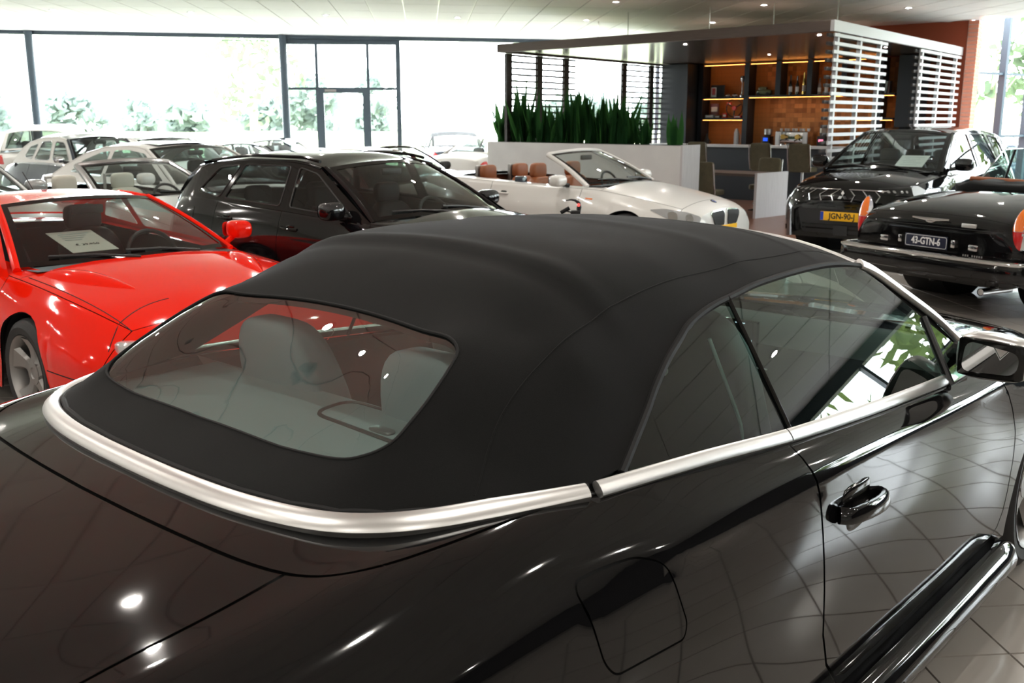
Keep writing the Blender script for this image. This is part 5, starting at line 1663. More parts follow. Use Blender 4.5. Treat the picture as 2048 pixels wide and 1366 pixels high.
# ================================================================ THE OTHER CARS
def fpatch(c, bvh, nm, poly, m, off=.004, d=.03, parent=None, r=.0):
    poly = round_poly(poly, r) if r else poly
    mb = patch(bvh, [tuple(p) for p in poly], (5, 0, 0), (0, 1, 0), (0, 0, 1), (-1, 0, 0), d, off)
    return mb.build(nm, m, parent or c)
def rpatch(c, bvh, nm, poly, m, off=.004, d=.03, parent=None, r=.0):
    poly = round_poly(poly, r) if r else poly
    mb = patch(bvh, [tuple(p) for p in poly], (-5, 0, 0), (0, 1, 0), (0, 0, 1), (1, 0, 0), d, off)
    return mb.build(nm, m, parent or c)
def cpatch(c, bvh, nm, poly, m, off=.004, d=.03, front=1, ang=45, r=.0, both=True, parent=None):
    """corner patch: outline (u, z) seen diagonally; u grows towards the end of the car"""
    poly = round_poly(poly, r) if r else poly
    out = []
    for sg in ((-1, 1) if both else (-1,)):
        ca, sa = math.cos(R(ang)), math.sin(R(ang))
        ray = (-front * ca, -sg * sa, 0); ux = (front * sa, -sg * ca, 0)
        org = (front * 4 * ca, sg * 4 * sa, 0)
        out.append(patch(bvh, [tuple(p) for p in poly], org, ux, (0, 0, 1), ray, d, off).build(nm, m, parent or c))
    return out
def spatch(c, bvh, nm, poly, m, off=.003, d=.04, sides=(-1, 1), r=.0):
    poly = round_poly(poly, r) if r else poly
    for sg in sides:
        patch(bvh, [tuple(p) for p in poly], (0, sg * 3, 0), (1, 0, 0), (0, 0, 1), (0, -sg, 0), d, off).build(nm, m, c)
def tpatch(c, bvh, nm, poly, m, off=.003, d=.04, r=.0, thick=.006):
    poly = round_poly(poly, r) if r else poly
    return patch(bvh, [tuple(p) for p in poly], (0, 0, 3), (1, 0, 0), (0, 1, 0), (0, 0, -1), d, off, thick).build(nm, m, c)
def hit(bvh, o, d):
    h = bvh.ray_cast(Vector(o), Vector(d)); return h[0]

# ---------- red sports coupe
RED = dict(st=[(-2.05, .80, .76, .60, .68, .55, .64, .25), (-1.85, .88, .83, .70, .84, .58, .80, .20), (-1.25, .93, .88, .76, .92, .58, .88, .17), (-.6, .90, .86, .78, .90, .55, .87, .16), (0, .88, .84, .78, .88, .55, .86, .16),
     (.6, .86, .815, .77, .88, .55, .86, .16), (.9, .865, .80, .76, .885, .55, .87, .16), (1.26, .835, .775, .755, .905, .52, .88, .16), (1.6, .79, .74, .745, .915, .48, .88, .16), (1.9, .74, .695, .72, .905, .46, .87, .16), (2.15, .675, .635, .67, .85, .44, .82, .16), (2.32, .60, .565, .58, .72, .42, .69, .17), (2.42, .52, .50, .46, .55, .40, .53, .18)],
    axles=(-1.24, 1.264), arch=.345, wr=.308, ww=.225, rim=.215, cuts=(-1.80, -.55, .86, 2.12), names=('rear_bumper', 'rear_wing', 'door', 'front_wing', 'front_bumper'), open=(-1.0, .98), seats=((-.45, .35, 1.06),),
    wsb=(.83, .69, .835), hdr=(.14, .50, 1.148), bow=(.20, .05), hbow=(.10, .035), roof=[(.14, 1.148, 1.185), (-.3, 1.165, 1.20), (-.7, 1.12, 1.165), (-1.0, 1.045, 1.10)], tumble=.80,
    side=[(.86, .80), (.14, 1.148), (-.1, 1.162), (-.3, 1.165), (-.7, 1.12), (-1.0, 1.045), (-1.5, .90)],
    windows=[('door_glass', [(.66, .845), (.14, 1.11), (-.3, 1.13), (-.44, .88)], None), ('quarter_glass', [(-.52, .885), (-.42, 1.11), (-.75, 1.06), (-1.0, .93)], None)],
    rear=(-1.40, .62, .925), mir=(.66, .885, .925), mir_d=(.13, .15, .125), mir_round=True, rim_m='alloy', handles=((-.35, .76),), pillar_m='red_paint')
c, bvh, fx = car('sports_car', 'bright red low sports coupe with price sheet behind the windscreen', (-2.425, 7.007), -47.1, RED, 'red_paint')
# bonnet outline, bulges, lamp lids
ln = MB()
for sg in (-1, 1):
    pts = []
    for x in np.linspace(1.02, 2.12, 26):
        h = hit(bvh, (x, sg * (.715 - .03 * (x - 1)), 3), (0, 0, -1)); pts.append(h + Vector((0, 0, .0005)))
    ln.tube(pts, .0028, n=5)
    pts = []
    for a in np.linspace(0, 1, 18):
        x = 2.10 - .22 * math.sin(a * math.pi / 2); y = sg * (.80 - .46 * a)
        h = hit(bvh, (x, y, 3), (0, 0, -1)); pts.append(h + Vector((0, 0, .0005)))
    ln.tube(pts, .0028, n=5)
ln.build('bonnet_joint', 'gap', c)
for sg in (-1, 1):
    P = []
    for i in range(17):
        t = i / 16
        cx_ = 1.05 + .62 * t; cy_ = sg * (.60 - .20 * t)
        w = .105 * (math.sin(math.pi * min(1, t * .8 + .14)) ** .8) * (1 - t) ** .35 + .002; hgt = .05 * math.sin(math.pi * min(1, .08 + t * .92)) ** .7 * (1 - .5 * t)
        row = []
        for j in range(9):
            s_ = -1 + j / 4
            y = cy_ + w * s_; q = hit(bvh, (cx_, y, 3), (0, 0, -1))
            row.append((cx_, y, q.z - .003 + hgt * (1 - s_ * s_) ** .8))
        P.append(row)
    MB().grid(P).build('bonnet_bulge', 'red_paint', c)
    MB().sellip((2.17, sg * .70, .56), (.18, .16, .09), .5, .5, 8, 16).build('indicator', 'lamp_clear', c)
    q = hit(bvh, (.78, sg * 3, .58), (0, -sg, 0))
    MB().sellip((.80, q.y, .60), (.05, .03, .035), .8, .8, 8, 12).build('side_repeater', 'lamp_amber', c)
cpatch(c, bvh, 'lower_seam', [(.1, .395), (1.9, .395), (1.9, .401), (.1, .401)], 'gap', .0015, .05)
MB().tube([(-1.05, .22, 1.09), (-1.10, .22, 1.16), (-1.25, .22, 1.28)], .004, n=6).build('aerial', 'plastic_black', c)
ps = MB().add([(.30, -.30, .965), (.30, -.005, .965), (.68, -.005, .872), (.68, -.30, .872)], [(0, 1, 2, 3)])
ps.add([(a, b, z - .002) for a, b, z in ps.v], [(3, 2, 1, 0)])
pso = ps.build('price_sheet', 'paper', c, smooth=False)
pm = frame_mtx((.56, -.15, .905), (0, 1, 0), (-.97, 0, .236))
text_mesh('€ 39.950', .042, 'price_text', 'ink_black', pso, pm, .0003)
for k in range(4):
    MB().box(-.10, .10 - .03 * k, -.003, .003, 0, .0006).xform(frame_mtx((.36 + k * .035, -.15, .9535 - k * .0086), (0, 1, 0), (-.97, 0, .236))).build('print_line', 'trim_grey', pso, smooth=False)

# ---------- black hatchback
HAT = dict(st=[(-2.07, .92, .88, .58, .64, .6, .60, .28), (-1.97, 1.0, .955, .68, .80, .64, .76, .22), (-1.5, 1.06, 1.02, .755, .87, .66, .83, .20), (-1.0, 1.03, .998, .785, .885, .66, .85, .19), (-.23, 1.0, .968, .805, .885, .66, .855, .19), (.68, .96, .918, .795, .882, .66, .86, .19),
     (.95, .985, .905, .765, .88, .64, .86, .19), (1.29, .95, .875, .735, .88, .62, .86, .19), (1.7, .88, .81, .68, .84, .58, .80, .19), (2.0, .78, .71, .56, .72, .52, .68, .20), (2.15, .68, .62, .44, .54, .48, .52, .22)],
    axles=(-1.289, 1.289), arch=.355, wr=.318, cuts=(-1.86, -1.16, -.24, .80, 1.92), names=('rear_bumper', 'rear_wing', 'rear_door', 'front_door', 'front_wing', 'front_bumper'), open=(-1.8, 1.0), seats=((-.12, .36, 1.13), (-1.05, .35, 1.10)),
    wsb=(.76, .715, .925), hdr=(.06, .56, 1.298), bow=(.20, .12), hbow=(.11, .05), roof=[(.06, 1.298, 1.345), (-.28, 1.345, 1.405), (-.9, 1.345, 1.412), (-1.4, 1.305, 1.372), (-1.68, 1.275, 1.335)], tumble=.50, boot=False,
    side=[(.82, .905), (.06, 1.298), (-.12, 1.33), (-.28, 1.345), (-.9, 1.345), (-1.4, 1.305), (-1.62, 1.262), (-1.93, .97)],
    windows=[('door_glass', [(.60, .945), (.05, 1.255), (-.19, 1.30), (-.16, .988)], 'car_glass_dark'), ('door_glass', [(-.285, .990), (-.30, 1.305), (-.93, 1.302), (-1.08, 1.018)], 'car_glass_dark'), ('quarter_glass', [(-1.16, 1.022), (-1.00, 1.298), (-1.30, 1.268), (-1.53, 1.058)], 'car_glass_dark')],
    rear=(-1.95, .66, 1.03), rear_glass='car_glass_dark', mir=(.48, .90, 1.00), handles=((-.10, .825), (-.99, .858)), spokes=7, frame_m='black_paint', handle_m='black_paint', win_trim='plastic_black', ws_glass='car_glass')
glass('hatch_glass', (.24, .27, .26), .06)
for w in range(3): HAT['windows'][w] = (HAT['windows'][w][0], HAT['windows'][w][1], 'hatch_glass')
c, bvh, fx = car('hatchback_car', 'black five-door hatchback with tinted side windows behind the red car', (-.429, 8.599), -44.8, HAT, 'black_paint_dusty')
MB().grid([[(-1.60 - .16 * t, y, 1.345 - .02 * (y / .5) ** 2 - .02 * t) for y in np.linspace(-.52, .52, 9)] for t in np.linspace(0, 1, 4)] + [[(-1.70, y, 1.30 - .02 * (y / .5) ** 2) for y in np.linspace(-.52, .52, 9)]]).build('roof_spoiler', 'black_paint_dusty', c)
for sg in (-1, 1):
    MB().tube([(x, sg * (.60 - .02 * abs(x + .7)), float(np.interp(x, [-1.5, -.9, -.2, .0], [1.325, 1.382, 1.378, 1.348]))) for x in np.linspace(-1.5, .0, 14)], .014, n=8).build('roof_bar', 'plastic_gloss', c)
MB().tube([(-1.35, 0, 1.37), (-1.42, 0, 1.40), (-1.50, 0, 1.44)], [.012, .008, .004], n=6).build('aerial', 'plastic_black', c)
cpatch(c, bvh, 'headlamp', [(.80, .74), (1.05, .735), (1.25, .68), (1.22, .60), (1.0, .61), (.85, .66)], 'headlamp', r=.03)
fpatch(c, bvh, 'grille', [(-.24, .72), (.24, .72), (.19, .42), (-.19, .42)], 'plastic_gloss', r=.03)
rpatch(c, bvh, 'number_plate', [(-.26, .60), (.26, .60), (.26, .71), (-.26, .71)], 'plate_yellow', .01)
spatch(c, bvh, 'fuel_flap', [(-1.66, .92), (-1.50, .93), (-1.49, .80), (-1.66, .79)], 'black_paint_dusty', .003, sides=(-1,), r=.03)

# ---------- pearl-white open convertible with tan leather
CAB = dict(st=[(-2.30, .90, .86, .60, .68, .6, .64, .26), (-2.15, .97, .925, .70, .82, .62, .78, .22), (-1.38, 1.00, .955, .78, .885, .64, .85, .18), (-.62, .965, .935, .80, .89, .64, .86, .17), (0, .94, .915, .80, .89, .64, .86, .17), (.62, .93, .90, .79, .89, .62, .865, .17),
     (.9, .955, .89, .755, .89, .62, .865, .17), (1.38, .90, .83, .72, .885, .58, .86, .17), (1.75, .835, .765, .67, .85, .54, .82, .17), (2.0, .78, .71, .60, .78, .50, .75, .18), (2.14, .715, .655, .52, .68, .47, .64, .20)],
    axles=(-1.38, 1.38), arch=.36, wr=.325, cuts=(-2.05, -.62, .74, 1.98), names=('rear_bumper', 'rear_wing', 'door', 'front_wing', 'front_bumper'), open=(-1.35, .98), seats=((-.12, .36, 1.15), (-.98, .33, 1.10)), tub_same=True,
    wsb=(.76, .70, .935), hdr=(.08, .565, 1.268), bow=(.22, .09), hbow=(.12, .04), mir=(.48, .92, .985), mir_d=(.13, .21, .13), handles=((-.42, .80),), apr=.028, rim_m='alloy')
c, bvh, fx = car('open_convertible', 'pearl white open convertible with tan leather seats before the plant box', (1.838, 12.578), -44.9, CAB, 'pearl_paint', inner='leather_tan')
for sg in (-1, 1):
    k1 = [(sg * .045, .685), (sg * .28, .672), (sg * .325, .645), (sg * .25, .535), (sg * .12, .505), (sg * .045, .53)]
    fpatch(c, bvh, 'grille_frame', [(p[0] + (.012 if sg * p[0] > .1 else -.012) * sg, p[1] + (.012 if p[1] > .6 else -.012)) for p in k1], 'chrome', .008, .02, r=.03)
    fpatch(c, bvh, 'grille', k1, 'gap', .012, .02, r=.025)
cpatch(c, bvh, 'headlamp', [(.62, .705), (.78, .72), (1.02, .685), (1.17, .635), (1.14, .565), (1.0, .56), (.80, .615)], 'headlamp', .006, .025, r=.03)
cpatch(c, bvh, 'headlamp_lens', [(.80, .69), (.90, .69), (.90, .60), (.80, .60)], 'chrome', .012, .015, r=.06)
cpatch(c, bvh, 'headlamp_lens', [(.99, .665), (1.07, .665), (1.07, .585), (.99, .585)], 'chrome', .012, .015, r=.05)
q = hit(bvh, (2.03, 0, 3), (0, 0, -1))
em = MB().lathe([(.001, .006), (.030, .006), (.041, .003), (.041, -.004)], n=24).xform(Matrix.Translation(q) @ Matrix.Rotation(R(28), 4, 'Y')).build('bonnet_badge', 'ink_black', c)
dm = MB()
for k in range(4):
    a0 = k * math.pi / 2
    dm.add([(0, 0, .0065)] + [(.026 * math.cos(t), .026 * math.sin(t), .0065) for t in np.linspace(a0, a0 + math.pi / 2, 6)], [(0, i, i + 1) for i in range(1, 6)]) if k % 2 == 0 else None
dm.xform(Matrix.Translation(q) @ Matrix.Rotation(R(28), 4, 'Y')).build('badge_quarters', 'plate_blue', em)
h = hit(bvh, (5, 0, .47), (-1, 0, 0))
plate(c, '', (h.x + .012, 0, .46), (0, 1, 0), (0, 0, 1))
fpatch(c, bvh, 'air_intake', [(-.42, .38), (.42, .38), (.38, .27), (-.38, .27)], 'plastic_black', r=.03)
spatch(c, bvh, 'side_repeater', [(.82, .80), (.92, .795), (.92, .78), (.83, .785)], 'lamp_amber', r=.005)
for sg in (-1, 1):   # roll bars behind the rear seats, belt column by the front seat
    MB().rbox(-1.22, -1.16, sg * .33 - .15, sg * .33 + .15, .85, 1.10, .03).build('roll_bar', 'alloy', c)
MB().grid([[(x, y, .945 + .02 * math.cos(y)) for y in np.linspace(-.70, .70, 7)] for x in (-1.40, -1.2)]).build('hood_cover', 'trim_dark', c)
MB().rbox(-.36, -.22, -.70, -.60, .82, 1.0, .03).build('belt_column', 'navy_paint', c)

# ---------- black crossover facing us
SUV = dict(st=[(-2.12, 1.0, .95, .62, .70, .7, .66, .35), (-2.0, 1.08, 1.02, .74, .85, .7, .81, .26), (-1.4, 1.10, 1.06, .80, .90, .72, .87, .22), (0, 1.06, 1.02, .82, .895, .72, .87, .22), (.8, 1.04, 1.005, .81, .895, .72, .87, .22),
     (1.05, 1.085, 1.0, .785, .895, .72, .87, .22), (1.32, 1.06, .97, .77, .90, .70, .88, .22), (1.7, 1.01, .925, .74, .895, .66, .87, .22), (1.98, .95, .87, .68, .85, .62, .83, .22), (2.12, .875, .81, .60, .77, .60, .75, .22), (2.19, .80, .75, .52, .68, .58, .66, .24)],
    axles=(-1.32, 1.32), arch=.385, wr=.345, cuts=(-1.9, -1.2, -.3, .82, 1.96), names=('rear_bumper', 'rear_wing', 'rear_door', 'front_door', 'front_wing', 'front_bumper'), open=(-1.85, 1.10), seats=((-.05, .37, 1.28), (-1.0, .36, 1.25)),
    wsb=(1.06, .755, 1.045), hdr=(.24, .575, 1.50), bow=(.20, .08), hbow=(.12, .05), roof=[(.24, 1.50, 1.555), (-.2, 1.535, 1.59), (-.9, 1.53, 1.585), (-1.5, 1.47, 1.53), (-1.75, 1.42, 1.49)], tumble=.42, boot=False,
    side=[(1.10, 1.0), (.24, 1.50), (0, 1.53), (-.2, 1.535), (-.9, 1.53), (-1.5, 1.47), (-1.75, 1.42), (-2.0, 1.04)],
    windows=[('door_glass', [(.86, 1.05), (.22, 1.455), (-.2, 1.49), (-.22, 1.06)], None), ('door_glass', [(-.32, 1.06), (-.30, 1.49), (-.9, 1.485), (-1.15, 1.075)], 'car_glass_dark'), ('quarter_glass', [(-1.25, 1.10), (-1.05, 1.47), (-1.45, 1.43), (-1.68, 1.16)], 'car_glass_dark')],
    rear=(-2.02, .68, 1.08), rear_glass='car_glass_dark', mir=(.80, .955, 1.125), mir_d=(.12, .22, .16), handles=((-.12, .88), (-1.02, .90)), spokes=7, bulge=(.05, .03), win_trim='plastic_black')
c, bvh, fx = car('crossover_car', 'black crossover facing us with slim chrome chevrons in its grille', (6.697, 13.363), -136.3, SUV, 'black_paint')
fpatch(c, bvh, 'grille', [(-.62, .86), (.62, .86), (.60, .70), (.3, .655), (-.3, .655), (-.60, .70)], 'plastic_gloss', .006, .03, r=.03)
def fx_at(y, z, off=.014):
    h = hit(bvh, (5, y, z), (-1, 0, 0)); return Vector((h.x + off, y, z)) if h else Vector((2.1, y, z))
for (ya, yb_) in ((-.45, -.055), (.055, .50)):
    MB().tube([fx_at(y, .842 - .01 * abs(y)) for y in np.linspace(ya, yb_, 10)], .0085, n=6).build('grille_bar', 'chrome', c)
for sg in (-1, 1):
    for k, y0 in enumerate((.075, .225, .375)):
        MB().tube([fx_at(sg * y0, .832), fx_at(sg * (y0 + .075), .775), fx_at(sg * (y0 + .045), .70)], [.006, .008, .010], n=6).build('grille_chevron', 'chrome', c)
# three-diamond badge
bd = MB(); s_ = .040
for k in range(3):
    an = math.pi / 2 + k * 2 * math.pi / 3
    d1 = (math.cos(an), math.sin(an)); p1 = (math.cos(an + R(30)), math.sin(an + R(30))); p2 = (math.cos(an - R(30)), math.sin(an - R(30)))
    P = [(0, 0), (p2[0] * s_, p2[1] * s_), (d1[0] * s_ * 1.732, d1[1] * s_ * 1.732), (p1[0] * s_, p1[1] * s_)]
    o_ = fx_at(0, .765, .0)
    bd.add([(o_.x + .018, y, .765 + z) for y, z in P] + [(o_.x + .006, y, .765 + z) for y, z in P], [(0, 1, 2, 3), (0, 4, 5, 1), (1, 5, 6, 2), (2, 6, 7, 3), (3, 7, 4, 0)])
bd.build('badge', 'chrome', c, smooth=False)
fpatch(c, bvh, 'air_intake', [(-.58, .60), (.58, .60), (.50, .30), (-.50, .30)], 'plastic_black', .006, .03, r=.04)
for z in (.35, .40, .64): fpatch(c, bvh, 'intake_bar', [(-.5, z), (.5, z), (.5, z + .016), (-.5, z + .016)], 'plastic_gloss', .014, .04)
fpatch(c, bvh, 'sensor', [(-.09, .28), (.09, .28), (.09, .40), (-.09, .40)], 'trim_dark', .02, .04, r=.01)
cpatch(c, bvh, 'headlamp', [(.62, .84), (.74, .90), (.86, .90), (.88, .83), (.82, .76), (.72, .76)], 'lamp_clear', .006, .025, r=.03)
cpatch(c, bvh, 'headlamp_bezel', [(.85, .895), (1.22, .87), (1.24, .80), (.86, .785)], 'plastic_gloss', .012, .03, r=.02)
for u0 in (.92, .98, 1.06, 1.12, 1.18):
    cpatch(c, bvh, 'led_lens', [(u0, .85), (u0 + .03, .85), (u0 + .03, .822), (u0, .822)], 'chrome', .02, .02, r=.012)
cpatch(c, bvh, 'corner_blade', [(.80, .74), (.90, .72), (.93, .60), (.90, .42), (.86, .42), (.88, .60)], 'alloy', .008, .03, r=.02)
cpatch(c, bvh, 'fog_lamp', [(.84, .36), (.92, .36), (.92, .30), (.84, .30)], 'plastic_gloss', .01, .03, r=.02)
o_ = fx_at(0, .525, .03)
plate(c, 'JGN-90-J', (o_.x, 0, .515), (0, 1, 0), (0, 0, 1))
sh_ = MB().add([(.62, .10, 1.22), (.62, .46, 1.22), (.90, .46, 1.085), (.90, .10, 1.085)], [(0, 1, 2, 3)])
sh_.add([(a, b, z - .002) for a, b, z in sh_.v], [(3, 2, 1, 0)])
so = sh_.build('price_sheet', 'paper_white', c, smooth=False)
for k in range(5):
    MB().box(-.13 + .03 * (k % 2), .13 - .04 * (k % 3), -.003, .003, 0, .0006).xform(frame_mtx((.67 + k * .045, .28, 1.197 - k * .0217), (0, 1, 0), (-.9, 0, .434))).build('print_line', 'trim_grey', so, smooth=False)

# ---------- black classic convertible seen from behind
CLA = dict(st=[(-2.50, .815, .785, .70, .80, .62, .78, .40), (-2.44, .865, .825, .735, .845, .62, .83, .34), (-2.25, .925, .875, .765, .88, .62, .86, .28), (-1.9, .985, .93, .785, .895, .62, .88, .23), (-1.40, 1.03, .975, .80, .905, .62, .89, .20), (-.8, 1.03, .985, .805, .905, .62, .89, .20), (0, 1.01, .975, .81, .905, .62, .89, .20),
     (.85, .99, .96, .80, .90, .62, .88, .20), (1.1, 1.03, .96, .79, .90, .62, .88, .20), (1.55, 1.01, .93, .77, .90, .60, .88, .20), (2.1, .97, .88, .73, .87, .58, .85, .22), (2.45, .92, .83, .68, .82, .58, .80, .26), (2.58, .86, .78, .62, .75, .58, .73, .30)],
    axles=(-1.42, 1.62), arch=.375, wr=.345, ww=.22, rim=.20, spokes=10, cuts=(-2.43, -.75, .72, 2.40), names=('rear_bumper', 'rear_wing', 'door', 'front_wing', 'front_bumper'), open=(-1.05, 1.02), seats=((-.2, .38, 1.12), (-.85, .35, 1.08)), tub_same=True,
    wsb=(.92, .74, .99), hdr=(.42, .60, 1.40), bow=(.12, .06), hbow=(.10, .03), mir=(.66, .95, 1.05), mir_d=(.08, .16, .11), apr=.018, pillar_m='chrome', mir_m='chrome', rim_m='chrome', handles=((-.45, .82),), handle_m='chrome', ws_glass='car_glass_green', crown=2.6, bulge=(.02, .04))
c, bvh, fx = car('classic_convertible', 'black classic convertible seen from behind with tall amber and red tail lamps', (6.71, 9.434), 24.5, CLA, 'black_paint', inner='leather_tan')
def leafgrid(z0, z1, k=1., dx=0.):
    G_ = []
    for z in np.linspace(z0, z1, 12):
        s_ = min(1, abs(z / .195)); wv = .060 * k * max(.02, (1 - s_ ** 2.4)) ** .7 * (1 + .10 * (z > 0)); dp = .055 * k * max(.02, 1 - s_ ** 2) ** .6
        lean = .05 * (z + .19) / .38
        G_.append([(-2.445 + dx + lean - dp * math.cos(t), wv * math.sin(t), .775 + z * (1.03 if k > 1 else 1)) for t in np.linspace(-math.pi / 2, math.pi / 2, 11)])
    return G_
for sg in (-1, 1):
    for nm, m_, a0, a1, k_, dx_ in (('lamp_bezel', 'chrome', -.195, .195, 1.16, .012), ('tail_lamp', 'lamp_amber', .012, .190, 1., 0.), ('tail_lamp', 'lamp_red', -.190, .008, 1., 0.)):
        MB().grid([[(x, y + sg * .80, z) for x, y, z in row] for row in leafgrid(a0, a1, k_, dx_)]).build(nm, m_, c)
    q = hit(bvh, (-5, sg * .46, .615), (1, 0, 0))
    MB().rbox(q.x - .018, q.x + .01, sg * .46 - .045, sg * .46 + .045, .59, .645, .012).build('reversing_lamp', 'chrome', c)
bp_ = [(-2.30, .93, .47), (-2.50, .925, .47), (-2.585, .86, .47), (-2.615, .5, .47), (-2.625, 0, .47)]
bp_ = bp_ + [(x, -y, z) for x, y, z in bp_[::-1][1:]]
bs = spline(bp_, 5)
strip([(p[0], p[1], p[2] + .06) for p in bs], [(-.35, 0, .94)] * len(bs), .055, .016).build('bumper_trim', 'chrome', c)
strip([(p[0] + .012, p[1], p[2] - .02) for p in bs], [(-1, .0, 0.02)] * len(bs), .155, .03).build('bumper_bar', 'black_paint', c)
MB().sellip((-2.30, 0, .36), (.35, 1.62, .16), .4, .3, 10, 22).build('rear_valance', 'black_paint', c)
MB().cyl((-2.20, -.62, .27), (-2.60, -.62, .27), .032, n=16, cap=False).cyl((-2.595, -.62, .27), (-2.59, -.62, .27), .026, n=16).build('tail_pipe', 'chrome', c)
MB().cyl((-2.25, .12, .24), (-2.25, .12, .32), .03).build('tow_bracket', 'plastic_black', c)
rpatch(c, bvh, 'lid_recess', [(-.32, .545), (.32, .545), (.32, .72), (-.32, .72)], 'plastic_gloss', .004, .03, r=.02)
ll = MB().tube([tuple(hit(bvh, (-5, y, .765), (1, 0, 0)) + Vector((-.002, 0, 0))) for y in np.linspace(-.70, .70, 20)], .0035, n=6).build('lid_edge', 'gap', c)
q = hit(bvh, (-5, 0, .63), (1, 0, 0))
plate(c, '43-GTN-6', (q.x - .025, .0, .63), (0, -1, 0), (0, 0, 1), bg='plate_navy', ink='ink_white', eu=False, border='ink_white', tsize=.088, w=.44, h=.115, sx=.80)
for sg in (-1, 1): MB().rbox(q.x - .03, q.x, sg * .275 - .02, sg * .275 + .02, .60, .665, .008).build('plate_lamp', 'chrome', c)
# winged badge on the boot lid
q = hit(bvh, (-5, .0, .815), (1, 0, 0)); x_ = q.x - .006
MB().sellip((x_, 0, .812), (.02, .10, .048), .8, .8, 10, 18).tube([(x_, -.19, .83), (x_, -.06, .822), (x_, .06, .822), (x_, .19, .83)], [.007, .014, .014, .007], n=8).build('winged_badge', 'chrome', c)
q2 = hit(bvh, (-5, -.38, .80), (1, 0, 0))
MB().rbox(q2.x - .008, q2.x + .004, -.46, -.32, .782, .815, .003).build('name_badge', 'satin_alu', c)
xt = hit(bvh, (-5, -.46, .548), (1, 0, 0)).x - .004
dl = MB()
for k in (0, 1, 2, 4, 5, 6, 7, 8): dl.box(xt - .001, xt, -.375 - k * .022, -.363 - k * .022, .540, .556)
dl.build('dealer_lettering', 'satin_alu', c, smooth=False)
# folded hood
def puff(p): return Vector((p.x, p.y, p.z + .012 * math.sin(p.y * 17) + .008 * math.sin(p.y * 31 + p.x * 12)))
MB().sellip((-1.13, 0, 1.035), (.44, 1.46, .125), .6, .4, 14, 40, puff).build('folded_hood', 'fabric_top', c)
MB().tube([(-.93 - .12 * abs(y) ** 2, y, 1.085 + .02 * abs(y)) for y in np.linspace(-.74, .74, 17)], .024, n=8).build('hood_binding', 'leather_tan', c)
for sg in (-1, 1):   # raised side windows
    def sw_(x, z): return (x, sg * (.80 - .32 * (z - 1.0)), z)
    mesh('quarter_glass', [sw_(*q) for q in ((-.86, .985), (-.60, 1.375), (-.43, 1.385), (-.40, .985))], [(0, 1, 2, 3)], 'car_glass_green', c)
    mesh('door_glass', [sw_(*q) for q in ((-.37, .985), (-.40, 1.385), (.40, 1.38), (.86, .985))], [(0, 1, 2, 3)], 'car_glass_green', c)
    MB().tube([sw_(*q) for q in ((-.385, .985), (-.415, 1.385))], .014, n=8).build('window_post', 'plastic_black', c)
    MB().tube([sw_(*q) for q in ((-.86, .985), (-.60, 1.378), (-.43, 1.388), (.40, 1.384))], .007, n=8).build('window_frame', 'chrome', c)

# ---------- second row and beyond
ROAD = dict(st=[(-2.0, .86, .82, .58, .66, .55, .62, .26), (-1.85, .93, .88, .68, .80, .58, .76, .2), (-1.2, .96, .91, .75, .875, .60, .84, .17), (-.4, .92, .89, .77, .87, .60, .84, .16), (.5, .89, .865, .77, .87, .58, .84, .16), (.85, .92, .855, .73, .87, .58, .84, .16), (1.25, .87, .80, .71, .875, .55, .84, .16), (1.65, .80, .73, .65, .83, .52, .80, .17), (1.9, .71, .65, .55, .70, .48, .67, .18), (2.02, .63, .585, .42, .53, .45, .5, .2)],
    axles=(-1.22, 1.24), arch=.345, wr=.315, cuts=(-1.8, -.6, .68, 1.85), names=('rear_bumper', 'rear_wing', 'door', 'front_wing', 'front_bumper'), open=(-.95, .92), seats=((-.45, .35, 1.08),), dx=.1,
    wsb=(.70, .67, .885), hdr=(.08, .535, 1.21), bow=(.20, .08), hbow=(.12, .035), mir=(.46, .87, .93), handles=((-.42, .74),))
COUPE = dict(st=[(-2.3, .94, .89, .62, .70, .6, .66, .28), (-2.15, 1.0, .95, .72, .84, .62, .8, .22), (-1.4, 1.03, .98, .78, .91, .64, .88, .19), (-.5, 1.0, .965, .81, .91, .64, .885, .18), (.6, .96, .925, .81, .91, .62, .885, .18), (.95, .985, .91, .77, .91, .62, .88, .18), (1.4, .94, .86, .74, .915, .60, .89, .18), (1.8, .87, .79, .69, .87, .56, .84, .18), (2.1, .78, .71, .58, .74, .52, .71, .19), (2.25, .70, .64, .45, .56, .48, .53, .21)],
    axles=(-1.38, 1.40), arch=.37, wr=.335, cuts=(-2.0, -.62, .80, 2.02), names=('rear_bumper', 'rear_wing', 'door', 'front_wing', 'front_bumper'), open=(-1.6, 1.0), seats=((-.15, .37, 1.16), (-1.0, .34, 1.10)), dx=.1,
    wsb=(.78, .73, .935), hdr=(.06, .575, 1.325), bow=(.22, .1), hbow=(.12, .045), roof=[(.06, 1.325, 1.37), (-.3, 1.36, 1.405), (-.8, 1.34, 1.39), (-1.2, 1.26, 1.315)], tumble=.56,
    side=[(.84, .91), (.06, 1.325), (-.1, 1.35), (-.3, 1.36), (-.8, 1.34), (-1.2, 1.26), (-1.6, 1.10), (-1.85, .975)],
    windows=[('door_glass', [(.62, .965), (.06, 1.275), (-.3, 1.312), (-.58, 1.30), (-.58, .985)], None), ('quarter_glass', [(-.66, .985), (-.66, 1.295), (-.85, 1.275), (-1.2, 1.17), (-1.42, 1.02)], None)],
    rear=(-1.78, .66, 1.0), mir=(.50, .94, 1.0), handles=((-.45, .80),))
import copy
def variant(base, **kw):
    d = copy.deepcopy(base); d.update(kw); return d
c, bvh, fx = car('roadster_car', 'silver open roadster with cream seats right behind the red car', (-3.30, 11.25), -42.5, variant(ROAD, pillar_m='alloy_bright', apr=.034), 'silver_paint', inner='leather_cream')
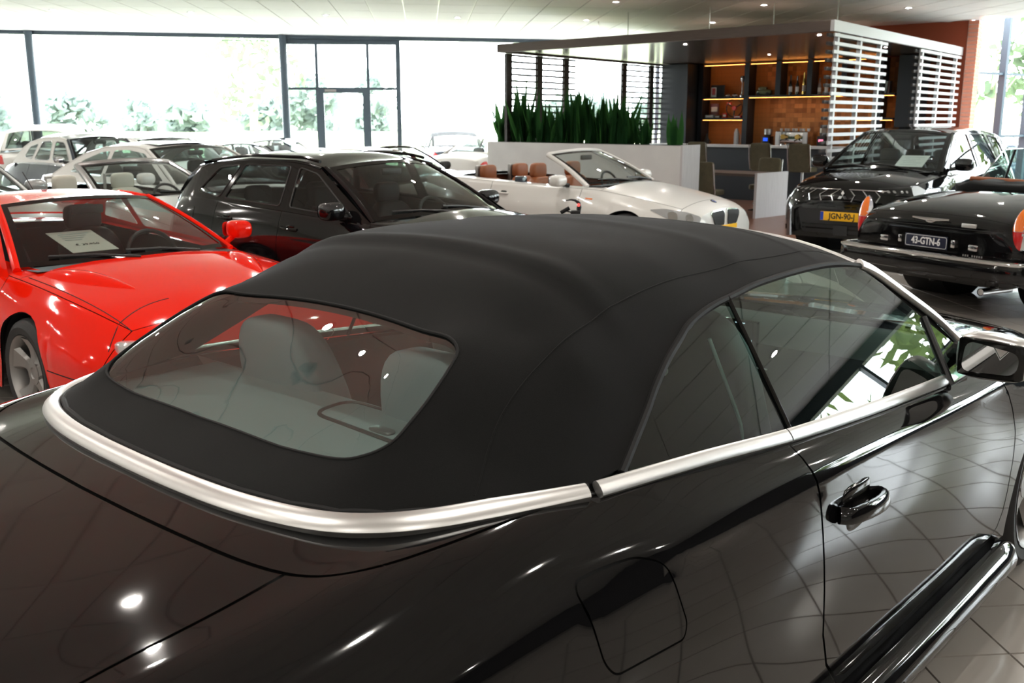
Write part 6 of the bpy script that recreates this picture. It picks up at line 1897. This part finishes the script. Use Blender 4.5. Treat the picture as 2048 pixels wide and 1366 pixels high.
cpatch(c, bvh, 'headlamp', [(.75, .66), (1.05, .65), (1.15, .60), (1.1, .52), (.85, .54)], 'lamp_clear', r=.03)
for sg in (-1, 1): MB().tube([(-.72, sg * .35 - .14, .85), (-.75, sg * .35 - .12, 1.06), (-.75, sg * .35 + .12, 1.06), (-.72, sg * .35 + .14, .85)], .02, n=8).build('roll_hoop', 'alloy', c)
c, bvh, fx = car('coupe_car', 'white two-door coupe with dark glass roof behind the silver roadster', (-3.05, 13.15), -41.0, variant(COUPE, frame_m='white_paint'), 'white_paint', inner='leather_dark')
cpatch(c, bvh, 'headlamp', [(.80, .72), (1.15, .70), (1.25, .64), (1.2, .56), (.9, .60)], 'lamp_clear', r=.03)
MB().grid([[(x, y, 1.412 + (.0 if abs(x + .4) < .3 else -.006) - .05 * (y / .6) ** 2 - .05 * (x + .35) ** 2 - .0) for y in np.linspace(-.42, .42, 9)] for x in np.linspace(-.85, .05, 9)]).build('glass_roof', 'plastic_gloss', c)
HB2 = variant(HAT, dx=.1, spokes=5, windows=[(a, b, None) for a, b, _ in HAT['windows']], rear_glass='car_glass', frame_m='silver_paint', handle_m='silver_paint')
c, bvh, fx = car('hatchback_car', 'silver hatchback with dark roof at the left picture edge', (-5.05, 10.55), -45, variant(HB2, roof_m='plastic_gloss'), 'silver_paint')
VIN = dict(st=[(-1.95, .80, .76, .52, .60, .55, .58, .32), (-1.8, .92, .86, .62, .74, .58, .72, .26), (-1.1, 1.02, .96, .66, .80, .58, .78, .22), (-.3, 1.02, .98, .66, .76, .58, .74, .22), (.55, 1.0, .965, .64, .75, .58, .73, .22), (.85, 1.03, .95, .60, .76, .58, .74, .22), (1.3, 1.0, .90, .54, .80, .56, .78, .24), (1.7, .92, .82, .48, .78, .52, .76, .28), (1.9, .8, .72, .4, .66, .5, .62, .32)],
    axles=(-1.1, 1.25), arch=.36, wr=.31, ww=.15, rim=.19, spokes=10, cuts=(-1.75, -.75, -.05, .72, 1.75), names=('rear_bumper', 'rear_wing', 'rear_door', 'front_door', 'front_wing', 'front_bumper'), open=(-1.3, .88), seats=((-.15, .32, 1.10), (-.85, .3, 1.08)), dx=.1,
    wsb=(.72, .60, .985), hdr=(.36, .50, 1.36), bow=(.12, .05), hbow=(.10, .05), roof=[(.36, 1.36, 1.42), (.1, 1.40, 1.465), (-.4, 1.39, 1.465), (-.9, 1.30, 1.37), (-1.1, 1.22, 1.29)], tumble=.30,
    side=[(.74, .95), (.36, 1.36), (.1, 1.40), (-.4, 1.39), (-.9, 1.30), (-1.1, 1.22), (-1.45, .98)],
    windows=[('door_glass', [(.56, 1.02), (.32, 1.31), (.03, 1.335), (.02, 1.02)], None), ('door_glass', [(-.08, 1.02), (-.08, 1.335), (-.42, 1.325), (-.62, 1.02)], None), ('quarter_glass', [(-.72, 1.02), (-.56, 1.29), (-.85, 1.235), (-1.0, 1.06)], None)],
    rear=(-1.42, .50, 1.03), wr_=.06, win_trim='chrome', rim_m='ink_white', roof_m='navy_paint', rail_m='white_paint', frame_m='white_paint', mir=(.60, .80, 1.05), mir_d=(.06, .13, .10), mir_m='chrome')
c, bvh, fx = car('vintage_saloon', 'vintage two-tone saloon with dark blue roof and white window frames', (-5.75, 17.8), -45, VIN, 'navy_paint', inner='leather_cream')
for sg in (-1, 1): MB().sellip((1.72, sg * .52, .80), (.2, .22, .22), .9, .9, 10, 16).build('headlamp', 'chrome', c)
c, bvh, fx = car('coupe_car', 'dark-roofed car whose roof shows above the white coupe', (-4.75, 18.9), -45, variant(COUPE, roof_m='plastic_gloss', dx=.14), 'white_paint')
c, bvh, fx = car('estate_car', 'low silver estate seen above the black hatchback roof, left one', (-3.75, 20.2), -45, variant(HB2, dx=.14, frame_m='silver_paint', st=[(a[0],) + tuple(v - .12 if i in (0, 1) else v for i, v in enumerate(a[1:])) for a in HAT['st']], roof=[(p[0], p[1] - .12, p[2] - .13) for p in HAT['roof']], hdr=(.06, .56, 1.178), wsb=(.76, .715, .805), side=[(p[0], p[1] - .12) for p in HAT['side']], windows=[(a, [(x, z - .12) for x, z in b], None) for a, b, _ in HAT['windows']], rear=(-1.95, .66, .91), mir=(.48, .90, .88)), 'silver_paint')
c, bvh, fx = car('hatchback_car', 'pale car with dark roof edge beside the second column', (-3.35, 22.7), -60, variant(HB2, dx=.14, roof_m='plastic_gloss', st=[(a[0],) + tuple(v - .1 if i in (0, 1) else v for i, v in enumerate(a[1:])) for a in HAT['st']], roof=[(p[0], p[1] - .1, p[2] - .10) for p in HAT['roof']], hdr=(.06, .56, 1.198), wsb=(.76, .715, .825), side=[(p[0], p[1] - .1) for p in HAT['side']], windows=[(a, [(x, z - .1) for x, z in b], None) for a, b, _ in HAT['windows']], rear=(-1.95, .66, .93), mir=(.48, .90, .90)), 'white_paint')
c, bvh, fx = car('suv_car', 'white estate seen from behind at the first column', (-8.0, 22.9), 98, variant(SUV, dx=.12, frame_m='white_paint', rear_glass='car_glass_dark'), 'white_paint')
for sg in (-1, 1): rpatch(c, bvh, 'tail_lamp', [(sg * .62, .82), (sg * .82, .82), (sg * .80, 1.0), (sg * .66, 1.0)], 'lamp_red', r=.02)
c, bvh, fx = car('coupe_car', 'dark red car with its roof line just above the black hatchback', (-.75, 13.85), -45, variant(COUPE, dx=.14, st=[(a[0],) + tuple(v - .09 if i in (0, 1) else v for i, v in enumerate(a[1:])) for a in COUPE['st']], roof=[(p[0], p[1] - .09, p[2] - .09) for p in COUPE['roof']], hdr=(.06, .575, 1.235), wsb=(.78, .73, .845), side=[(p[0], p[1] - .09) for p in COUPE['side']], windows=[(a, [(x, z - .09) for x, z in b], None) for a, b, _ in COUPE['windows']], rear=(-1.78, .66, .91), mir=(.50, .94, .91)), 'maroon_paint')
c, bvh, fx = car('roadster_car', 'black open roadster behind the black hatchback roof', (-.62, 16.75), -45, variant(ROAD, dx=.12, mir_m='plastic_black'), 'black_paint_dusty')
for sg in (-1, 1): MB().tube([(-.72, sg * .35 - .14, .85), (-.75, sg * .35 - .12, 1.10), (-.75, sg * .35 + .12, 1.10), (-.72, sg * .35 + .14, .85)], .028, n=8).build('roll_hoop', 'plastic_black', c)
# grey-blue coupe-convertible outside, seen from behind
c, bvh, fx = car('parked_convertible', 'grey-blue convertible outside the far window with a yellow plate', (.78, 29.0, -.03), 92, variant(COUPE, dx=.12, roof_m='fabric_top', rail_m='fabric_top', frame_m='fabric_top'), 'navy_paint')
for sg in (-1, 1): rpatch(c, bvh, 'tail_lamp', [(sg * .45, .74), (sg * .60, .86), (sg * .84, .90), (sg * .80, .76), (sg * .62, .68)], 'lamp_red', r=.02)
q = hit(bvh, (-5, 0, .66), (1, 0, 0)); plate(c, '', (q.x - .03, 0, .66), (0, -1, 0), (0, 0, 1))
q = hit(bvh, (-5, 0, .84), (1, 0, 0))
MB().lathe([(.05, -.012), (.062, -.012), (.062, 0), (.05, 0)], (q.x - .004, 0, .84), 'x', 24).cbox((q.x - .010, 0, .84), (.012, .17, .022)).build('boot_badge', 'chrome', c)
# white coupe behind the plant box
c, bvh, fx = car('coupe_car', 'white coupe with red tail lamp at the left end of the plant box', (2.15, 21.85), 47, variant(COUPE, dx=.12), 'white_paint')
for sg in (-1, 1): rpatch(c, bvh, 'tail_lamp', [(sg * .60, .72), (sg * .80, .72), (sg * .74, .88), (sg * .70, .88)], 'lamp_red', r=.02)
# parked outside the slanted window
c, bvh, fx = car('hatchback_car', 'silver car parked outside the slanted window', (15.2, 24.9, -.03), -25, variant(HB2, dx=.14), 'silver_paint')
c, bvh, fx = car('hatchback_car', 'dark teal car outside the slanted window beside the classic windscreen', (13.6, 21.9, -.12), -20, variant(HB2, dx=.14, st=[(a[0],) + tuple(v - .1 if i in (0, 1) else v for i, v in enumerate(a[1:])) for a in HAT['st']], roof=[(p[0], p[1] - .1, p[2] - .10) for p in HAT['roof']], hdr=(.06, .56, 1.198), wsb=(.76, .715, .825), side=[(p[0], p[1] - .1) for p in HAT['side']], windows=[(a, [(x, z - .1) for x, z in b], None) for a, b, _ in HAT['windows']], rear=(-1.95, .66, .93), mir=(.48, .90, .90), frame_m='blue_paint', handle_m='blue_paint'), 'blue_paint')

# ---------- folding scooter between the cars: only its bar end rises above the soft top
t = thing('kick_scooter', 'black kick scooter handlebar with brake lever and red light', 'scooter', (1.195, 7.95, 0), R(-4.93))
MB().rbox(-.07, .07, -.10, .52, .07, .10, .02).build('deck', 'plastic_black', t)
for y in (-.22, .60): MB().lathe([(.035, -.018), (.10, -.02), (.105, 0), (.10, .02), (.035, .018)], (0, y, .105), 'x', 24).build('wheel', 'tyre', t)
MB().tube([(0, -.20, .12), (0, -.10, .55), (0, -.02, .935)], .017, n=10).build('stem', 'plastic_black', t)
MB().rbox(-.035, .045, -.03, .03, .925, .965, .012).build('bar_clamp', 'plastic_black', t)
MB().tube([(.03, 0, .945), (.036, 0, .99), (.03, 0, 1.03)], [.016, .018, .014], n=10).build('bar', 'plastic_black', t)
MB().tube([(.03, 0, 1.025), (.0, -.01, 1.045), (-.035, -.015, 1.050), (-.075, -.02, 1.044)], [.014, .010, .007, .005], n=8).build('brake_lever', 'plastic_black', t)
MB().tube([(-.045, -.02, .985), (-.115, -.02, .945)], .016, n=10).build('grip', 'rubber', t)
MB().tube([(-.08, -.02, .962), (-.03, -.01, .950)], .006, n=8).build('grip_rod', 'plastic_black', t)
MB().lathe([(.001, -.012), (.011, -.012), (.013, .0)], (.028, -.018, 1.008), 'y', 14).build('red_light', mat('red_glow', (.8, .05, .05), .3, emit=((1., .12, .1), 1.2)), t)
